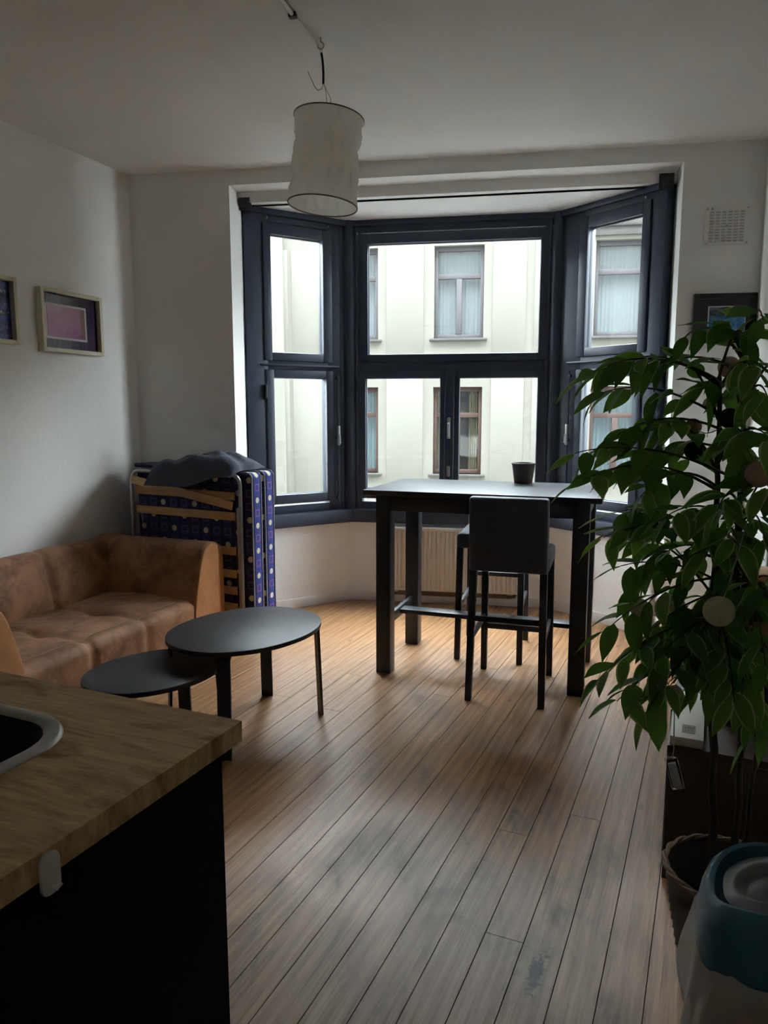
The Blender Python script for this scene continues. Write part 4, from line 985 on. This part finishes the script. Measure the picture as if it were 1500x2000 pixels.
for ti, tip in enumerate(TIPS):
    tip = Vector(tip); S = STEMS[ti % 3] if tip.z < 1.15 else STEMS[ti % 2]
    zr = max(.62, min(S[-1][2], tip.z - lr.uniform(-.02, .16) if tip.z > 1.05 else tip.z + lr.uniform(.0, .18)))
    root = poly_at(S, zr); mid_ = root.lerp(tip, .55) + Vector((0, 0, .06 + lr.uniform(0, .05)))
    pts = bez(root, mid_, tip, 12)
    bm = B(); tube(bm, pts, [.0042 * (1 - .75 * j / 11) for j in range(12)], 6); obj('branch', bm, M_twig, fp, world=True)
    L = (tip - root).length; nl = max(6, min(11, int(L / .032) + 2))
    for q in range(nl):
        t = .34 + .66 * (q + .5) / nl if L > .2 else .1 + .9 * (q + .5) / nl
        f = t * 11; i0 = min(10, int(f)); p = pts[i0].lerp(pts[i0 + 1], f - i0); d = (pts[i0 + 1] - pts[i0]).normalized()
        side = 1 if q % 2 else -1; hz = Vector((-d.y, d.x, 0))
        hz = hz.normalized() if hz.length > .05 else Vector((1, 0, 0))
        dr = d * (.65 if q < nl - 1 else 1.3) + hz * side * lr.uniform(.4, 1.0) + Vector((lr.uniform(-.3, .3), lr.uniform(-.3, .3), lr.uniform(-.95, .12)))
        dr.normalize(); leaves.append((p, dr, lr.uniform(.072, .112), lr.uniform(-.7, .7), lr.randrange(7)))
def leaf_mtx(p, dr, sc, roll):
    z = Vector((0, 0, 1)) - dr * dr.z
    if z.length < .1: z = Vector((0, -1, 0)) - dr * -dr.y
    z.normalize(); z = Matrix.Rotation(roll, 3, dr) @ z; x = dr.cross(z)
    st = p + dr * .010
    return Matrix(((x.x * sc, dr.x * sc, z.x * sc, st.x), (x.y * sc, dr.y * sc, z.y * sc, st.y), (x.z * sc, dr.z * sc, z.z * sc, st.z), (0, 0, 0, 1)))
def inside(L_): p = L_[0] + L_[1] * L_[2]; return p.x < xr(p.y) - .02 and p.z > .5
leaves = [L_ for L_ in leaves if inside(L_)]
leaves.sort(key=lambda L_: L_[0].y - L_[2] * 2 + (0.6 if L_[0].x / L_[0].y > .335 else 0))
inv = INV[fp.name]; rest = B()
for i, (p, dr, sc, rl, k) in enumerate(leaves):
    mt = inv @ leaf_mtx(p, dr, sc, rl)
    if i < 300:
        o = bpy.data.objects.new('leaf', LM[k]); C.objects.link(o); o.parent = fp; o.matrix_local = mt
    else:
        t_ = bmesh.new(); t_.from_mesh(LM[k]); merge(rest, t_, mt)
if len(rest.verts):
    o = obj('foliage', rest, M_leaf, fp, ang=80); o['kind'] = 'stuff'; o['label'] = 'further ficus leaves behind the front ones'

# cotton-ball string light in the ficus
sl = thing('string_lights', 'string of cotton ball lights wound through the ficus', 'string lights', (0.592, 1.915, 0.02))
BALLS = [((0.516, 2.06, 1.534), .019, M_cotton1), ((0.460, 1.99, 1.477), .021, M_cotton2), ((0.572, 2.12, 1.632), .028, M_cotton2), ((0.470, 1.70, 1.075), .034, M_cotton1),
         ((0.354, 2.0, 0.995), .026, M_cotton1), ((0.442, 2.0, 1.010), .026, M_cotton1), ((0.520, 1.66, 1.385), .028, M_cotton2), ((0.405, 1.79, 0.845), .018, M_cotton1), ((.448, 1.92, 1.42), .022, M_cotton3), ((.515, 1.88, 1.50), .024, M_cotton3)]
for p, r, m in BALLS:
    bm = B(); bmesh.ops.create_uvsphere(bm, u_segments=22, v_segments=14, radius=r)
    for v in bm.verts: v.co = v.co * (1 + .03 * noise.noise(v.co * 60)) + Vector(p)
    obj('cotton_ball', bm, m, sl, world=True, ang=80)
order = [2, 0, 9, 1, 8, 6, 3, 5, 4, 7]; pts = []
for a, c in zip(order, order[1:]):
    A, D = Vector(BALLS[a][0]), Vector(BALLS[c][0]); pts += bez(A, (A + D) / 2 + Vector((0, 0, -.05)), D, 10)[:-1]
pts += [Vector(BALLS[7][0]), Vector((.410, 1.795, .78)), Vector((.414, 1.80, .70)), Vector((.412, 1.80, .672))]
bm = B(); tube(bm, pts, .0014, 5); obj('cord', bm, pbr('clear_cord', (.35, .35, .33), .4), sl, world=True)
bm = B(); bar(bm, (.408, 1.80, .674), (.430, 1.80, .598), .030, .020, upv=(0, 1, 0), bev=.003); obj('battery_box', bm, M_clearpl, sl, world=True)
bm = B(); bar(bm, (.411, 1.80, .662), (.428, 1.80, .602), .019, .010, upv=(0, 1, 0), bev=.002); obj('battery', bm, M_whitepl, sl, world=True)

# ------------------------------------------------------------------ swing-top bin in the near right corner
bi = thing('swing_bin', 'petrol blue swing top bin with white liner bag, near right corner', 'bin', (0.555, 1.425, 0), HR)
def se3(a, b_, e, z, n=56): return [(p[0], p[1], z) for p in superell(a, b_, e, n)]
def skin(bm, seq):
    for a, c in zip(seq, seq[1:]): ringstrip(bm, a, c)
    bmesh.ops.remove_doubles(bm, verts=bm.verts, dist=1e-6); bmesh.ops.recalc_face_normals(bm, faces=bm.faces[:])
bm = B(); skin(bm, [se3(.002, .002, 2, .004), se3(.115, .105, 4, .0), se3(.120, .110, 4, .01), se3(.15, .135, 4, .44)]); obj('body', bm, M_blackpl, bi, ang=50)
bm = B()
def bagpt(u, v):
    a = 2 * PI * u; k = v; z = .49 - .43 * k
    base_ = superell(1, 1, 3.2, 360)[int(u * 360) % 360]
    puff = .018 + .034 * math.sin(PI * min(1, k * 1.05)) - .022 * k * k + .012 * math.sin(a * 11 + 3 * k) * k + .016 * noise.noise(Vector((math.cos(a) * 2.4, math.sin(a) * 2.4, k * 3)))
    return ((.150 - .035 * k + puff) * base_[0], (.134 - .03 * k + puff) * base_[1], z + (.02 * math.sin(a * 5) + .015 * noise.noise(Vector((math.cos(a) * 3, math.sin(a) * 3, 2)))) * k)
grid(bm, 145, 30, bagpt); bmesh.ops.remove_doubles(bm, verts=bm.verts, dist=1e-5); obj('liner_bag', bm, M_bag, bi, ang=80)
# lid: skirt, shoulder and hooped rim with an opening for the flap
bm = B()
def lidring(a, b_, e, z, hoop=0.0, n=72):
    out = []
    for x, y in superell(a, b_, e, n): out.append((x, y, z + hoop * max(0.0, 1 - (x / a) ** 2) ** .5 if hoop else z))
    return out
seq = [lidring(.154, .140, 3.6, .470), lidring(.161, .146, 3.6, .472), lidring(.163, .148, 3.6, .490), lidring(.161, .146, 3.4, .515), lidring(.157, .143, 3.2, .540, .02), lidring(.149, .136, 3.0, .562, .04),
       lidring(.140, .127, 2.9, .568, .05), lidring(.131, .118, 2.8, .566, .05), lidring(.124, .110, 2.8, .545, .04), lidring(.120, .106, 2.8, .49)]
skin(bm, seq); obj('lid', bm, M_lidblue, bi, ang=50)
bm = B()
def flap(u, v):
    a = 2 * PI * u; r = v; c, s = math.cos(a), math.sin(a)
    x, y = .116 * r * math.copysign(abs(c) ** .72, c), .100 * r * math.copysign(abs(s) ** .72, s)
    z = .628 - .050 * (x / .116) ** 2 - .022 * (y / .10) ** 2
    dish = max(0, 1 - ((x + .030) / .070) ** 2 - ((y + .012) / .066) ** 2); z -= .022 * smooth01(dish * 1.6)
    return (x, y, z)
grid(bm, 73, 26, flap); bmesh.ops.remove_doubles(bm, verts=bm.verts, dist=1e-5); bmesh.ops.recalc_face_normals(bm, faces=bm.faces[:]); obj('flap', bm, M_flap, bi, ang=60)
